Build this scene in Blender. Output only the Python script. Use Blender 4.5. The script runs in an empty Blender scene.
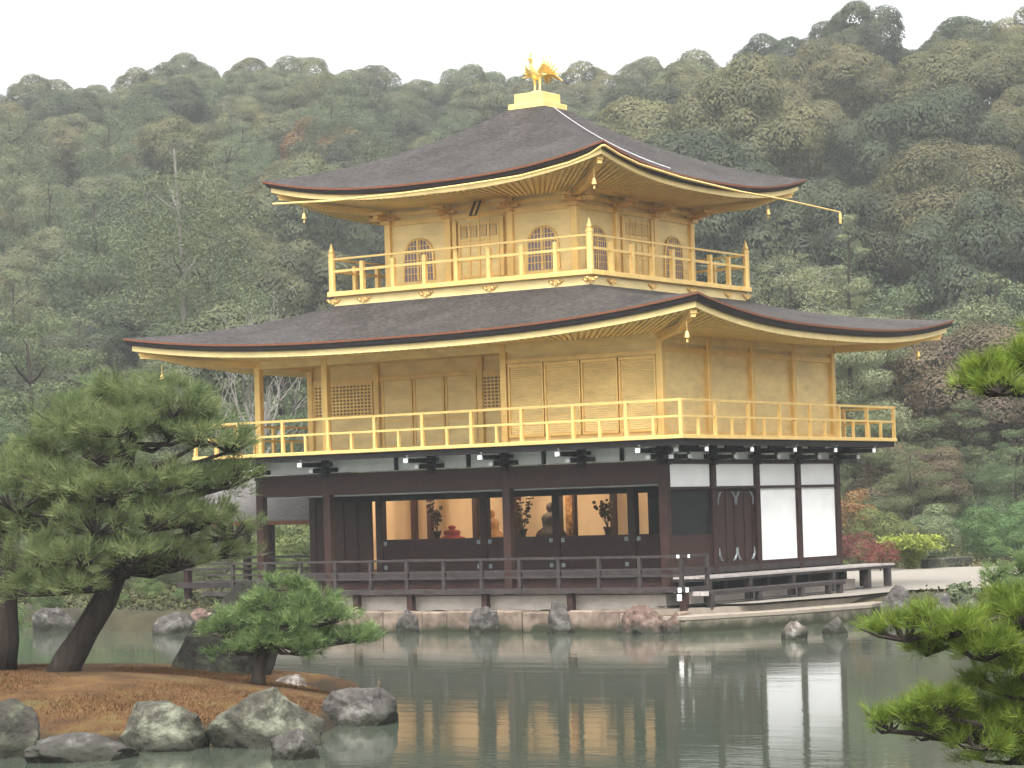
import bpy, bmesh, math, random
import numpy as np
from mathutils import Vector, Matrix, noise as mnoise

SC = bpy.context.scene
COL = SC.collection
rnd = random.Random(7)

# ------------------------------------------------------------------ camera
CAM = np.array([29.4543, -50.1961, 2.6598])
YAW, PIT, ROL, FPX = -0.5884, 0.0495, -0.0288, 2581.544
_d = np.array([math.sin(YAW)*math.cos(PIT), math.cos(YAW)*math.cos(PIT), math.sin(PIT)])
_r = np.array([math.cos(YAW), -math.sin(YAW), 0.0]); _u = np.cross(_r, _d)
CR = _r*math.cos(ROL)+_u*math.sin(ROL); CU = -_r*math.sin(ROL)+_u*math.cos(ROL)
cd = bpy.data.cameras.new('camera'); cam = bpy.data.objects.new('camera', cd); COL.objects.link(cam)
cd.sensor_fit = 'HORIZONTAL'; cd.sensor_width = 36.0; cd.lens = 36.0*FPX/1024.0
cd.clip_start = 0.5; cd.clip_end = 5000
cam.matrix_world = Matrix(((CR[0], CU[0], -_d[0], CAM[0]), (CR[1], CU[1], -_d[1], CAM[1]), (CR[2], CU[2], -_d[2], CAM[2]), (0, 0, 0, 1)))
SC.camera = cam

# ------------------------------------------------------------------ sky, sun, exposure
w = bpy.data.worlds.new('World'); SC.world = w; w.use_nodes = True
nt = w.node_tree; nt.nodes.clear()
SUN_EL, SUN_AZ = math.radians(58), math.radians(152)     # azimuth of the sun, clockwise from +y
sky = nt.nodes.new('ShaderNodeTexSky'); sky.sky_type = 'NISHITA'; sky.sun_disc = False
sky.sun_elevation = SUN_EL; sky.sun_rotation = SUN_AZ
sky.dust_density = 6.0; sky.air_density = 1.0; sky.ozone_density = 1.0
hs = nt.nodes.new('ShaderNodeHueSaturation'); hs.inputs['Saturation'].default_value = 0.10
bg = nt.nodes.new('ShaderNodeBackground'); bg.inputs['Strength'].default_value = 0.15
out = nt.nodes.new('ShaderNodeOutputWorld')
nt.links.new(sky.outputs[0], hs.inputs['Color']); nt.links.new(hs.outputs[0], bg.inputs['Color']); nt.links.new(bg.outputs[0], out.inputs[0])
sl = bpy.data.lights.new('sun', 'SUN'); sl.energy = 1.4; sl.angle = math.radians(25); sl.color = (1.0, 0.97, 0.92)
so = bpy.data.objects.new('sun', sl); COL.objects.link(so)
_sd = Vector((math.sin(SUN_AZ)*math.cos(SUN_EL), math.cos(SUN_AZ)*math.cos(SUN_EL), math.sin(SUN_EL)))
so.rotation_euler = _sd.to_track_quat('Z', 'Y').to_euler()
SC.view_settings.view_transform = 'Standard'; SC.view_settings.look = 'None'; SC.view_settings.gamma = 1.0
SC.view_settings.exposure = 1.82
cy = SC.cycles
cy.use_denoising = True
try:
    cy.denoiser = 'OPENIMAGEDENOISE'; cy.denoising_input_passes = 'RGB_ALBEDO_NORMAL'
except Exception: pass
cy.max_bounces = 6; cy.diffuse_bounces = 3; cy.glossy_bounces = 3; cy.transmission_bounces = 3; cy.volume_bounces = 1
cy.sample_clamp_indirect = 6.0

# ------------------------------------------------------------------ picture helpers (pixel -> place)
def ray(x, y): return _d + CR*((x-512)/FPX) - CU*((y-384)/FPX)
def onp(x, y, ax, v):
    k = ray(x, y); return CAM + k*((v-CAM[ax])/k[ax])
def dep(x, y, D): return CAM + ray(x, y)*D
def proj(p):
    q = np.asarray(p)-CAM; z = q @ _d
    return 512+FPX*(q @ CR)/z, 384-FPX*(q @ CU)/z, z

# ------------------------------------------------------------------ object helpers
def tag(o, label=None, cat=None, group=None, kind=None):
    if label: o['label'] = label
    if cat: o['category'] = cat
    if group: o['group'] = group
    if kind: o['kind'] = kind
    return o
def empty(name, loc, label=None, cat=None, group=None):
    o = bpy.data.objects.new(name, None); COL.objects.link(o); o.location = [float(c) for c in loc]
    o.empty_display_size = 0.3
    return tag(o, label, cat, group)
def link_mesh(name, me, material, parent=None):
    o = bpy.data.objects.new(name, me); COL.objects.link(o)
    if material: me.materials.append(material)
    if parent: o.parent = parent
    return o
def np_mesh(name, verts, faces, smooth=False):
    """verts (n,3); faces (m,k) one fixed corner count"""
    verts = np.asarray(verts, np.float32); faces = np.asarray(faces, np.int32)
    me = bpy.data.meshes.new(name)
    me.vertices.add(len(verts)); me.vertices.foreach_set('co', verts.ravel())
    k = faces.shape[1]
    me.loops.add(faces.size); me.loops.foreach_set('vertex_index', faces.ravel())
    me.polygons.add(len(faces)); me.polygons.foreach_set('loop_start', np.arange(0, faces.size, k, dtype=np.int32))
    try: me.polygons.foreach_set('loop_total', np.full(len(faces), k, np.int32))
    except Exception: pass
    me.update(calc_edges=True); me.validate()
    if smooth: me.polygons.foreach_set('use_smooth', np.ones(len(me.polygons), bool))
    return me
class MB:
    def __init__(s): s.v = []; s.f = []
    def add(s, vs, fs):
        n = len(s.v); s.v += [tuple(float(c) for c in v) for v in vs]; s.f += [tuple(i+n for i in f) for f in fs]; return s
    def box(s, x0, x1, y0, y1, z0, z1):
        return s.add([(x0,y0,z0),(x1,y0,z0),(x1,y1,z0),(x0,y1,z0),(x0,y0,z1),(x1,y0,z1),(x1,y1,z1),(x0,y1,z1)],
            [(3,2,1,0),(4,5,6,7),(0,1,5,4),(1,2,6,5),(2,3,7,6),(3,0,4,7)])
    def beam(s, a, b, wd, ht):
        """box along a->b, wd across, ht high"""
        a = Vector(a); b = Vector(b); d = (b-a).normalized()
        up = Vector((0,0,1)) if abs(d.z) < .95 else Vector((1,0,0))
        sd = d.cross(up).normalized(); u = sd.cross(d).normalized()
        vs = []
        for p in (a, b):
            for sx, sz in ((-1,-1),(1,-1),(1,1),(-1,1)): vs.append(p+sd*sx*wd/2+u*sz*ht/2)
        return s.add(vs, [(3,2,1,0),(4,5,6,7),(0,1,5,4),(1,2,6,5),(2,3,7,6),(3,0,4,7)])
    def tube(s, pts, rad, n=8, cap=True):
        pts = [Vector(p) for p in pts]
        if not hasattr(rad, '__len__'): rad = [rad]*len(pts)
        base = len(s.v); prev = None
        for i, p in enumerate(pts):
            d = (pts[min(i+1, len(pts)-1)]-pts[max(i-1, 0)]).normalized()
            if prev is None:
                up = Vector((0,0,1)) if abs(d.z) < .9 else Vector((1,0,0)); sd = d.cross(up).normalized()
            else: sd = (prev-d*prev.dot(d)).normalized()
            prev = sd; u = d.cross(sd)
            for k in range(n):
                a = 2*math.pi*k/n; s.v.append(tuple(p+(sd*math.cos(a)+u*math.sin(a))*rad[i]))
        for i in range(len(pts)-1):
            for k in range(n):
                a = base+i*n+k; b = base+i*n+(k+1)%n; s.f.append((a, b, b+n, a+n))
        if cap:
            s.f.append(tuple(base+k for k in reversed(range(n)))); e = base+(len(pts)-1)*n; s.f.append(tuple(e+k for k in range(n)))
        return s
    def lathe(s, c, prof, n=12):
        base = len(s.v)
        for r_, z in prof:
            for k in range(n):
                a = 2*math.pi*k/n; s.v.append((c[0]+r_*math.cos(a), c[1]+r_*math.sin(a), c[2]+z))
        for i in range(len(prof)-1):
            for k in range(n):
                a = base+i*n+k; b = base+i*n+(k+1)%n; s.f.append((a, b, b+n, a+n))
        s.f.append(tuple(base+k for k in reversed(range(n)))); e = base+(len(prof)-1)*n; s.f.append(tuple(e+k for k in range(n)))
        return s
    def prism(s, poly, z0, z1):
        n = len(poly); b = [(p[0], p[1], z0) for p in poly]; t = [(p[0], p[1], z1) for p in poly]
        return s.add(b+t, [tuple(reversed(range(n))), tuple(range(n, 2*n))]+[(i, (i+1)%n, n+(i+1)%n, n+i) for i in range(n)])
    def slab(s, pts3, nrm, th):
        """polygon pts3 extruded by th along nrm"""
        n = len(pts3); nv = Vector(nrm)*th; a = [Vector(p) for p in pts3]
        return s.add(a+[p+nv for p in a], [tuple(reversed(range(n))), tuple(range(n, 2*n))]+[(i, (i+1)%n, n+(i+1)%n, n+i) for i in range(n)])
    def build(s, name, material, parent=None, org=(0,0,0), smooth=False, label=None, bevel=0):
        me = bpy.data.meshes.new(name)
        o0 = org
        me.from_pydata([(x-o0[0], y-o0[1], z-o0[2]) for x, y, z in s.v], [], s.f); me.update()
        bm = bmesh.new(); bm.from_mesh(me); bmesh.ops.recalc_face_normals(bm, faces=bm.faces)
        if bevel: bmesh.ops.bevel(bm, geom=list(bm.edges), offset=bevel, segments=1, affect='EDGES', clamp_overlap=True)
        bm.to_mesh(me); bm.free()
        if smooth: me.polygons.foreach_set('use_smooth', np.ones(len(me.polygons), bool))
        o = link_mesh(name, me, material, parent)
        if label: o['label'] = label
        return o

# ------------------------------------------------------------------ materials
MATS = {}
def M(name, col, rough=.6, metal=0., var=.18, scale=6., stretch=(1,1,1), bump=.15, col2=None, detail=6, spec=.18, bdist=.02, world=False):
    if name in MATS: return MATS[name]
    m = bpy.data.materials.new(name); m.use_nodes = True; t = m.node_tree; p = t.nodes['Principled BSDF']
    tc = t.nodes.new('ShaderNodeTexCoord'); mp = t.nodes.new('ShaderNodeMapping'); mp.inputs['Scale'].default_value = stretch
    if world:
        g = t.nodes.new('ShaderNodeNewGeometry'); t.links.new(g.outputs['Position'], mp.inputs[0])
    else: t.links.new(tc.outputs['Object'], mp.inputs[0])
    n = t.nodes.new('ShaderNodeTexNoise'); n.inputs['Scale'].default_value = scale; n.inputs['Detail'].default_value = detail; n.inputs['Roughness'].default_value = .62
    t.links.new(mp.outputs[0], n.inputs['Vector'])
    cr = t.nodes.new('ShaderNodeValToRGB'); c = np.array(col)
    a = c*(1-var); b = np.array(col2) if col2 is not None else c*(1+var)
    cr.color_ramp.elements[0].position = .32; cr.color_ramp.elements[1].position = .68
    cr.color_ramp.elements[0].color = (*np.clip(a,0,1), 1); cr.color_ramp.elements[1].color = (*np.clip(b,0,1), 1)
    t.links.new(n.outputs[0], cr.inputs[0]); t.links.new(cr.outputs[0], p.inputs['Base Color'])
    p.inputs['Roughness'].default_value = rough; p.inputs['Metallic'].default_value = metal; p.inputs['Specular IOR Level'].default_value = spec
    if bump:
        bp = t.nodes.new('ShaderNodeBump'); bp.inputs['Strength'].default_value = bump; bp.inputs['Distance'].default_value = bdist
        t.links.new(n.outputs[0], bp.inputs['Height']); t.links.new(bp.outputs[0], p.inputs['Normal'])
    MATS[name] = m; return m
def leaf_mat(name, c1, c2, transl=.3, scale=.35, orange=None, hvar=.05):
    if name in MATS: return MATS[name]
    m = bpy.data.materials.new(name); m.use_nodes = True; t = m.node_tree; p = t.nodes['Principled BSDF']
    tc = t.nodes.new('ShaderNodeTexCoord'); n = t.nodes.new('ShaderNodeTexNoise'); n.inputs['Scale'].default_value = scale; n.inputs['Detail'].default_value = 5
    t.links.new(tc.outputs['Object'], n.inputs['Vector'])
    cr = t.nodes.new('ShaderNodeValToRGB'); cr.color_ramp.elements[0].position = .33; cr.color_ramp.elements[1].position = .67
    cr.color_ramp.elements[0].color = (*c1, 1); cr.color_ramp.elements[1].color = (*c2, 1)
    t.links.new(n.outputs[0], cr.inputs[0])
    src = cr.outputs[0]
    if orange is not None:      # some browned needles or turning leaves
        n2 = t.nodes.new('ShaderNodeTexNoise'); n2.inputs['Scale'].default_value = scale*6; n2.inputs['Detail'].default_value = 3
        t.links.new(tc.outputs['Object'], n2.inputs['Vector'])
        r2 = t.nodes.new('ShaderNodeMapRange'); r2.inputs[1].default_value = orange[3]; r2.inputs[2].default_value = orange[3]+.08
        t.links.new(n2.outputs[0], r2.inputs[0])
        mx = t.nodes.new('ShaderNodeMix'); mx.data_type = 'RGBA'; mx.inputs[7].default_value = (*orange[:3], 1)
        t.links.new(r2.outputs[0], mx.inputs[0]); t.links.new(src, mx.inputs[6]); src = mx.outputs[2]
    oi = t.nodes.new('ShaderNodeObjectInfo'); h = t.nodes.new('ShaderNodeHueSaturation')
    mr = t.nodes.new('ShaderNodeMapRange'); mr.inputs[3].default_value = .5-hvar; mr.inputs[4].default_value = .5+hvar*.6
    t.links.new(oi.outputs['Random'], mr.inputs[0]); t.links.new(mr.outputs[0], h.inputs['Hue'])
    ml = t.nodes.new('ShaderNodeMath'); ml.operation = 'MULTIPLY'; ml.inputs[1].default_value = 7.31
    fr = t.nodes.new('ShaderNodeMath'); fr.operation = 'FRACT'; mv = t.nodes.new('ShaderNodeMapRange'); mv.inputs[3].default_value = .80; mv.inputs[4].default_value = 1.10
    t.links.new(oi.outputs['Random'], ml.inputs[0]); t.links.new(ml.outputs[0], fr.inputs[0]); t.links.new(fr.outputs[0], mv.inputs[0]); t.links.new(mv.outputs[0], h.inputs['Value'])
    t.links.new(src, h.inputs['Color'])
    t.links.new(h.outputs[0], p.inputs['Base Color']); p.inputs['Roughness'].default_value = .65; p.inputs['Specular IOR Level'].default_value = .25
    tr = t.nodes.new('ShaderNodeBsdfTranslucent'); t.links.new(h.outputs[0], tr.inputs['Color'])
    mix = t.nodes.new('ShaderNodeMixShader'); mix.inputs[0].default_value = transl
    o = t.nodes['Material Output']; t.links.new(p.outputs[0], mix.inputs[1]); t.links.new(tr.outputs[0], mix.inputs[2]); t.links.new(mix.outputs[0], o.inputs[0])
    MATS[name] = m; return m

GOLD = M('gold_leaf', (.75,.515,.18), .42, .35, .10, 3.0, (1,1,1), .05, spec=.4)
GOLDW = M('gold_wall', (.74,.575,.26), .45, .32, .15, 1.3, (1,1,3), .06, spec=.4)
GOLDD = M('gold_carving', (.66,.42,.15), .45, .4, .15, 14, bump=.3)
GOLDS = M('gold_soffit', (.70,.53,.215), .5, .15, .12, 4, bump=.06)
THATCH = M('bark_shingle', (.0195,.0165,.0155), .75, 0, .6, 8, (1,1,7), 1.0, bdist=.08, col2=(.080,.070,.066), detail=9)
def _courses(m):
    """thin horizontal courses and weathered streaks of the bark shingles"""
    t = m.node_tree; p = t.nodes['Principled BSDF']; cr = [n_ for n_ in t.nodes if n_.type == 'VALTORGB'][0]; tc = [n_ for n_ in t.nodes if n_.type == 'TEX_COORD'][0]
    n2 = t.nodes.new('ShaderNodeTexNoise'); n2.inputs['Scale'].default_value = .9; n2.inputs['Detail'].default_value = 6; n2.inputs['Roughness'].default_value = .7; t.links.new(tc.outputs['Object'], n2.inputs['Vector'])
    mr = t.nodes.new('ShaderNodeMapRange'); mr.inputs[1].default_value = .35; mr.inputs[2].default_value = .65; mr.inputs[3].default_value = .72; mr.inputs[4].default_value = 1.3; t.links.new(n2.outputs[0], mr.inputs[0])
    sx = t.nodes.new('ShaderNodeSeparateXYZ'); t.links.new(tc.outputs['Object'], sx.inputs[0])
    ad = t.nodes.new('ShaderNodeMath'); ad.operation = 'MULTIPLY_ADD'; ad.inputs[1].default_value = .05; t.links.new(n2.outputs[0], ad.inputs[0]); t.links.new(sx.outputs[2], ad.inputs[2])
    ml = t.nodes.new('ShaderNodeMath'); ml.operation = 'MULTIPLY'; ml.inputs[1].default_value = 26.0; t.links.new(ad.outputs[0], ml.inputs[0])
    fr = t.nodes.new('ShaderNodeMath'); fr.operation = 'FRACT'; t.links.new(ml.outputs[0], fr.inputs[0])
    m3 = t.nodes.new('ShaderNodeMapRange'); m3.inputs[1].default_value = .0; m3.inputs[2].default_value = .5; m3.inputs[3].default_value = .66; m3.inputs[4].default_value = 1.0; t.links.new(fr.outputs[0], m3.inputs[0])
    mm = t.nodes.new('ShaderNodeMath'); mm.operation = 'MULTIPLY'; t.links.new(mr.outputs[0], mm.inputs[0]); t.links.new(m3.outputs[0], mm.inputs[1])
    vm = t.nodes.new('ShaderNodeVectorMath'); vm.operation = 'SCALE'; t.links.new(cr.outputs[0], vm.inputs[0]); t.links.new(mm.outputs[0], vm.inputs['Scale']); t.links.new(vm.outputs[0], p.inputs['Base Color'])
_courses(THATCH)
EDGE_RED = M('bark_edge', (.12,.045,.024), .6, 0, .3, 20, bump=.3)
EDGE_DARK = M('eave_dark', (.028,.022,.022), .55, 0, .3, 20, (1,1,6), .3)
WOOD = M('dark_wood', (.030,.0145,.0120), .55, 0, .35, 5, (1,1,1), .2)
WOODR = M('red_brown_wood', (.034,.0165,.0135), .55, 0, .35, 6, (6,6,.6), .2)
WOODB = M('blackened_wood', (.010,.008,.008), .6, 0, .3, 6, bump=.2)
WOODG = M('weathered_rail_wood', (.034,.028,.027), .5, 0, .35, 5, bump=.3)
WOODT = M('pale_weathered_board', (.30,.27,.25), .45, 0, .25, 5, (5,.6,1), .2)
PLASTER = M('white_plaster', (.84,.84,.83), .85, 0, .05, 1.6, bump=.05)
PLASTERG = M('grey_plaster', (.72,.74,.72), .85, 0, .08, 3, bump=.05)
TIP = M('white_paint', (.80,.80,.78), .6, 0, .05, 8, bump=.03)
PAPER = M('window_paper', (.20,.175,.225), .8, 0, .1, 6, bump=.03)
IRON = M('grey_metal_fitting', (.20,.23,.23), .5, .5, .2, 12, bump=.1)
BASEP = M('base_plaster', (.46,.41,.36), .85, 0, .14, 3, (1,1,2), .1)
SCREEN = M('gold_interior', (.74,.60,.42), .7, 0, .06, 2, bump=.02)

# ------------------------------------------------------------------ terrain
def sdist(px, py, poly):
    """signed distance to polygon, positive inside"""
    P = np.asarray(poly, float); px = np.asarray(px, float); py = np.asarray(py, float)
    best = np.full(px.shape, 1e9); ins = np.zeros(px.shape, bool)
    for i in range(len(P)):
        a = P[i]; b = P[(i+1) % len(P)]; e = b-a; L2 = e @ e
        t = np.clip(((px-a[0])*e[0]+(py-a[1])*e[1])/L2, 0, 1)
        best = np.minimum(best, np.hypot(px-a[0]-t*e[0], py-a[1]-t*e[1]))
        c = ((a[1] > py) != (b[1] > py)); xi = a[0]+(py-a[1])/(e[1] if e[1] else 1e-9)*e[0]
        ins ^= c & (px < xi)
    return np.where(ins, best, -best)
POND = [(-70,-8),(-40,4),(-26,4.5),(-20.5,1.0),(-16.9,-1.0),(-12.6,-1.35),(1.2,-1.35),(2.2,1.0),(2.6,4.0),(2.9,6.4),(4.6,7.2),(6.07,7.54),(12.28,-7.56),(20.41,-27.38),(24.25,-36.84),(28.03,-43.93),(29.2,-47.5),(30.5,-60),(20,-75),(-70,-75)]
SKYX = [-700,-300,0,40,75,90,130,180,260,330,380,440,480,560,600,650,680,740,800,850,880,910,930,960,1000,1024,1300,1800]
SKYY = [150,110,85,78,72,85,68,58,50,52,68,75,65,62,62,65,48,42,28,16,15,45,42,20,12,0,-20,40]
HF = np.array([_d[0], _d[1]])/math.hypot(_d[0], _d[1]); HR = np.array([HF[1], -HF[0]])
def cam_polar(x, y):
    qx, qy = x-CAM[0], y-CAM[1]; D = qx*HF[0]+qy*HF[1]; a = (qx*HR[0]+qy*HR[1])/np.maximum(D, 1.0)
    return 512+FPX*a, D
def from_polar(X, D):
    a = (X-512)/FPX; return CAM[0]+D*(HF[0]+HR[0]*a), CAM[1]+D*(HF[1]+HR[1]*a)
def hillparams(X):
    Dr = np.interp(X, [-300, 300, 560, 700, 1024, 1400], [300, 305, 300, 265, 235, 235])
    D0 = np.interp(X, [-300, 0, 500, 700, 1024, 1400], [112, 112, 118, 122, 128, 128])
    el = ((527-29*X/1024)-np.interp(X, SKYX, SKYY))/FPX
    return Dr, D0, CAM[2]+el*Dr-10.5
def hill_z(x, y):
    X, D = cam_polar(x, y); Dr, D0, zr = hillparams(X)
    u = np.clip((D-D0)/(Dr-D0), 0, 1); up = .42+(zr-.42)*(.35*u+.65*u*u*(3-2*u))
    down = np.clip((D-Dr)/300, 0, 1)
    return np.where(D > Dr, zr*(1-.5*down), up)
def ground_z(x, y):
    x = np.asarray(x, float); y = np.asarray(y, float)
    sd = sdist(x, y, POND); X, D = cam_polar(x, y)
    hz = np.where(D > 80, hill_z(x, y), .42)
    z = np.where(sd > 0, -np.minimum(.7, sd*1.2)-.1, np.minimum(hz, .12+np.maximum(0, -sd)*.8))
    return z
def grid_mesh(xs, ys, fz):
    g = [(x, y, z) for row in zip(xs, ys, fz) for x, y, z in zip(*row)]
    n, m = xs.shape; idx = np.arange(n*m).reshape(n, m)
    f = np.stack([idx[:-1,:-1], idx[1:,:-1], idx[1:,1:], idx[:-1,1:]], -1).reshape(-1, 4)
    return np.array(g), f
Xs = np.concatenate([np.linspace(-3600,-500,14), np.linspace(-400,1424,190), np.linspace(1550,4600,14)])
Ds = np.concatenate([np.linspace(-20,45,30), np.linspace(45.7,75,70), np.linspace(76,340,110), np.linspace(355,3000,14)])
XX, DD = np.meshgrid(Xs, Ds, indexing='ij')
aa = (XX-512)/FPX; dd2 = np.maximum(DD, 25.0)
gx = CAM[0]+DD*HF[0]+HR[0]*aa*dd2; gy = CAM[1]+DD*HF[1]+HR[1]*aa*dd2
v, f = grid_mesh(gx, gy, ground_z(gx, gy))
FLOOR = M('forest_floor', (.022,.024,.014), .95, 0, .5, .9, bump=.6, bdist=.1, col2=(.05,.043,.022), world=True)
gr = link_mesh('ground', np_mesh('ground', v, f, True), FLOOR); tag(gr, 'dark earth banks and wooded hillside ground around the pond', 'ground', kind='structure')

# water sheet
wm = bpy.data.materials.new('pond_water'); wm.use_nodes = True; t = wm.node_tree; p = t.nodes['Principled BSDF']
p.inputs['Base Color'].default_value = (.046,.057,.041,1); p.inputs['Roughness'].default_value = .05; p.inputs['IOR'].default_value = 1.40
g = t.nodes.new('ShaderNodeNewGeometry')
def _nz(sc, st, rot=0.59):
    mp = t.nodes.new('ShaderNodeMapping'); mp.inputs['Scale'].default_value = st; mp.inputs['Rotation'].default_value = (0,0,rot); n = t.nodes.new('ShaderNodeTexNoise'); n.inputs['Scale'].default_value = sc; n.inputs['Detail'].default_value = 3
    t.links.new(g.outputs['Position'], mp.inputs[0]); t.links.new(mp.outputs[0], n.inputs['Vector']); return n
na = _nz(1.0, (.25,1.0,1)); nb = _nz(7.0, (.6,1,1))
b1 = t.nodes.new('ShaderNodeBump'); b1.inputs['Strength'].default_value = .10; b1.inputs['Distance'].default_value = .05; t.links.new(na.outputs[0], b1.inputs['Height'])
b2 = t.nodes.new('ShaderNodeBump'); b2.inputs['Strength'].default_value = .22; b2.inputs['Distance'].default_value = .006; t.links.new(nb.outputs[0], b2.inputs['Height']); t.links.new(b1.outputs[0], b2.inputs['Normal'])
t.links.new(b2.outputs[0], p.inputs['Normal'])
wat = MB().add([(-120,-90,-.055),(60,-90,-.055),(60,30,-.055),(-120,30,-.055)], [(0,1,2,3)]).build('pond_water', wm)
tag(wat, 'grey green pond water mirroring the pavilion', 'water', kind='structure')

# gravel yard at the right
GRAVEL = M('gravel', (.175,.158,.135), .9, 0, .18, 25, bump=.4, world=True)
poly = [(.2,-1.0),(2.0,.4),(2.55,4.2),(2.4,7.4),(4.4,9.0),(5.2,11.5),(2,19),(-2.0,27.5),(-7.0,26.0),(-7.5,14),(-3,9.5),(.2,8.6)]
me_b = bmesh.new(); vs_ = [me_b.verts.new((x, y, .49)) for x, y in poly]; me_b.faces.new(vs_)
me_g = bpy.data.meshes.new('gravel_yard'); me_b.to_mesh(me_g); me_b.free()
tag(link_mesh('gravel_yard', me_g, GRAVEL), 'pale raked gravel yard beside the wooden steps', 'gravel yard', kind='structure')

# island
ISL = [onp(x, y, 2, 0)[:2] for x, y in ((-160,752),(-60,750),(0,744),(110,744),(215,738),(318,728),(350,708),(306,692))]
ISL = [tuple(q) for q in ISL]+[(5.2,-18.3),(2.6,-17.6),(-.8,-18.4),(-3.5,-21),(1.0,-31)]
ix, iy = np.meshgrid(np.linspace(-4,12,110), np.linspace(-32,-17,110), indexing='ij')
isd = sdist(ix, iy, ISL)
nzv = np.array([mnoise.noise(Vector((a*.5, b*.5, 0))) for a, b in zip(ix.ravel(), iy.ravel())]).reshape(ix.shape)
def isl_h(sd): return np.where(sd > 0, .12+.50*(1-np.exp(-sd/2.0)), np.maximum(-.6, .12+sd*1.6))
iz = isl_h(isd)+np.where(isd > .2, nzv*.06, 0)
def island_z(x, y): return float(isl_h(sdist(np.array([x]), np.array([y]), ISL))[0])
v, f = grid_mesh(ix, iy, iz)
MOSS = M('moss_ground', (.052,.026,.009), .95, 0, .35, 1.6, bump=.7, bdist=.05, col2=(.092,.047,.015), detail=10, world=True)
def patches(m, c, sc, lo):
    t = m.node_tree; p = t.nodes['Principled BSDF']; src = p.inputs['Base Color'].links[0].from_socket
    g_ = t.nodes.new('ShaderNodeNewGeometry'); n_ = t.nodes.new('ShaderNodeTexNoise'); n_.inputs['Scale'].default_value = sc; n_.inputs['Detail'].default_value = 9; n_.inputs['Roughness'].default_value = .7; t.links.new(g_.outputs['Position'], n_.inputs['Vector'])
    mr = t.nodes.new('ShaderNodeMapRange'); mr.inputs[1].default_value = lo; mr.inputs[2].default_value = lo+.12; mr.inputs[4].default_value = .85; t.links.new(n_.outputs[0], mr.inputs[0])
    mx = t.nodes.new('ShaderNodeMix'); mx.data_type = 'RGBA'; mx.inputs[7].default_value = (*c, 1); t.links.new(mr.outputs[0], mx.inputs[0]); t.links.new(src, mx.inputs[6]); t.links.new(mx.outputs[2], p.inputs['Base Color'])
patches(MOSS, (.060,.056,.018), .8, .54); patches(MOSS, (.030,.018,.009), 1.7, .60)
tag(link_mesh('island_ground', np_mesh('island_ground', v, f, True), MOSS), 'reddish brown mossy ground of the islet in the pond', 'ground', kind='structure')
# short moss and grass on it
rg = np.random.default_rng(5)
n = 160000
gx_ = rg.uniform(-2,11,n); gy_ = rg.uniform(-31,-18,n); sd_ = sdist(gx_, gy_, ISL); k = sd_ > .1; gx_, gy_, sd_ = gx_[k], gy_[k], sd_[k]
gz_ = isl_h(sd_)+.0
ang = rg.uniform(0, 6.283, len(gx_)); hh = rg.uniform(.012,.035,len(gx_)); wd = rg.uniform(.006,.014,len(gx_))
A = np.stack([gx_-np.cos(ang)*wd, gy_-np.sin(ang)*wd, gz_-.02], -1); B_ = np.stack([gx_+np.cos(ang)*wd, gy_+np.sin(ang)*wd, gz_-.02], -1)
Cc = np.stack([gx_+rg.normal(0,.02,len(gx_)), gy_+rg.normal(0,.02,len(gx_)), gz_+hh], -1)
vv = np.stack([A, B_, Cc], 1).reshape(-1, 3)
GRASSM = leaf_mat('short_moss', (.062,.030,.011), (.105,.053,.018), .2, .9, orange=(.085,.075,.02,.62), hvar=0)
tag(link_mesh('moss', np_mesh('moss', vv, np.arange(len(vv)).reshape(-1,3)), GRASSM), 'short russet moss and grass covering the islet', 'moss', kind='stuff')

# ------------------------------------------------------------------ THE PAVILION
BAY = 2.12; LX = 5.5*BAY; LY = 4*BAY            # plan: x from -LX to 0, y from 0 to LY
ORG = (-5.83, 4.24, .5)
PAV = empty('golden_pavilion', ORG, 'three storey gilded pavilion with dark bark roofs standing at the pond edge', 'pavilion')
def part(mb, name, material, parent=None, smooth=False, label=None, bevel=0): return mb.build(name, material, parent or PAV, ORG, smooth, label, bevel)

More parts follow.
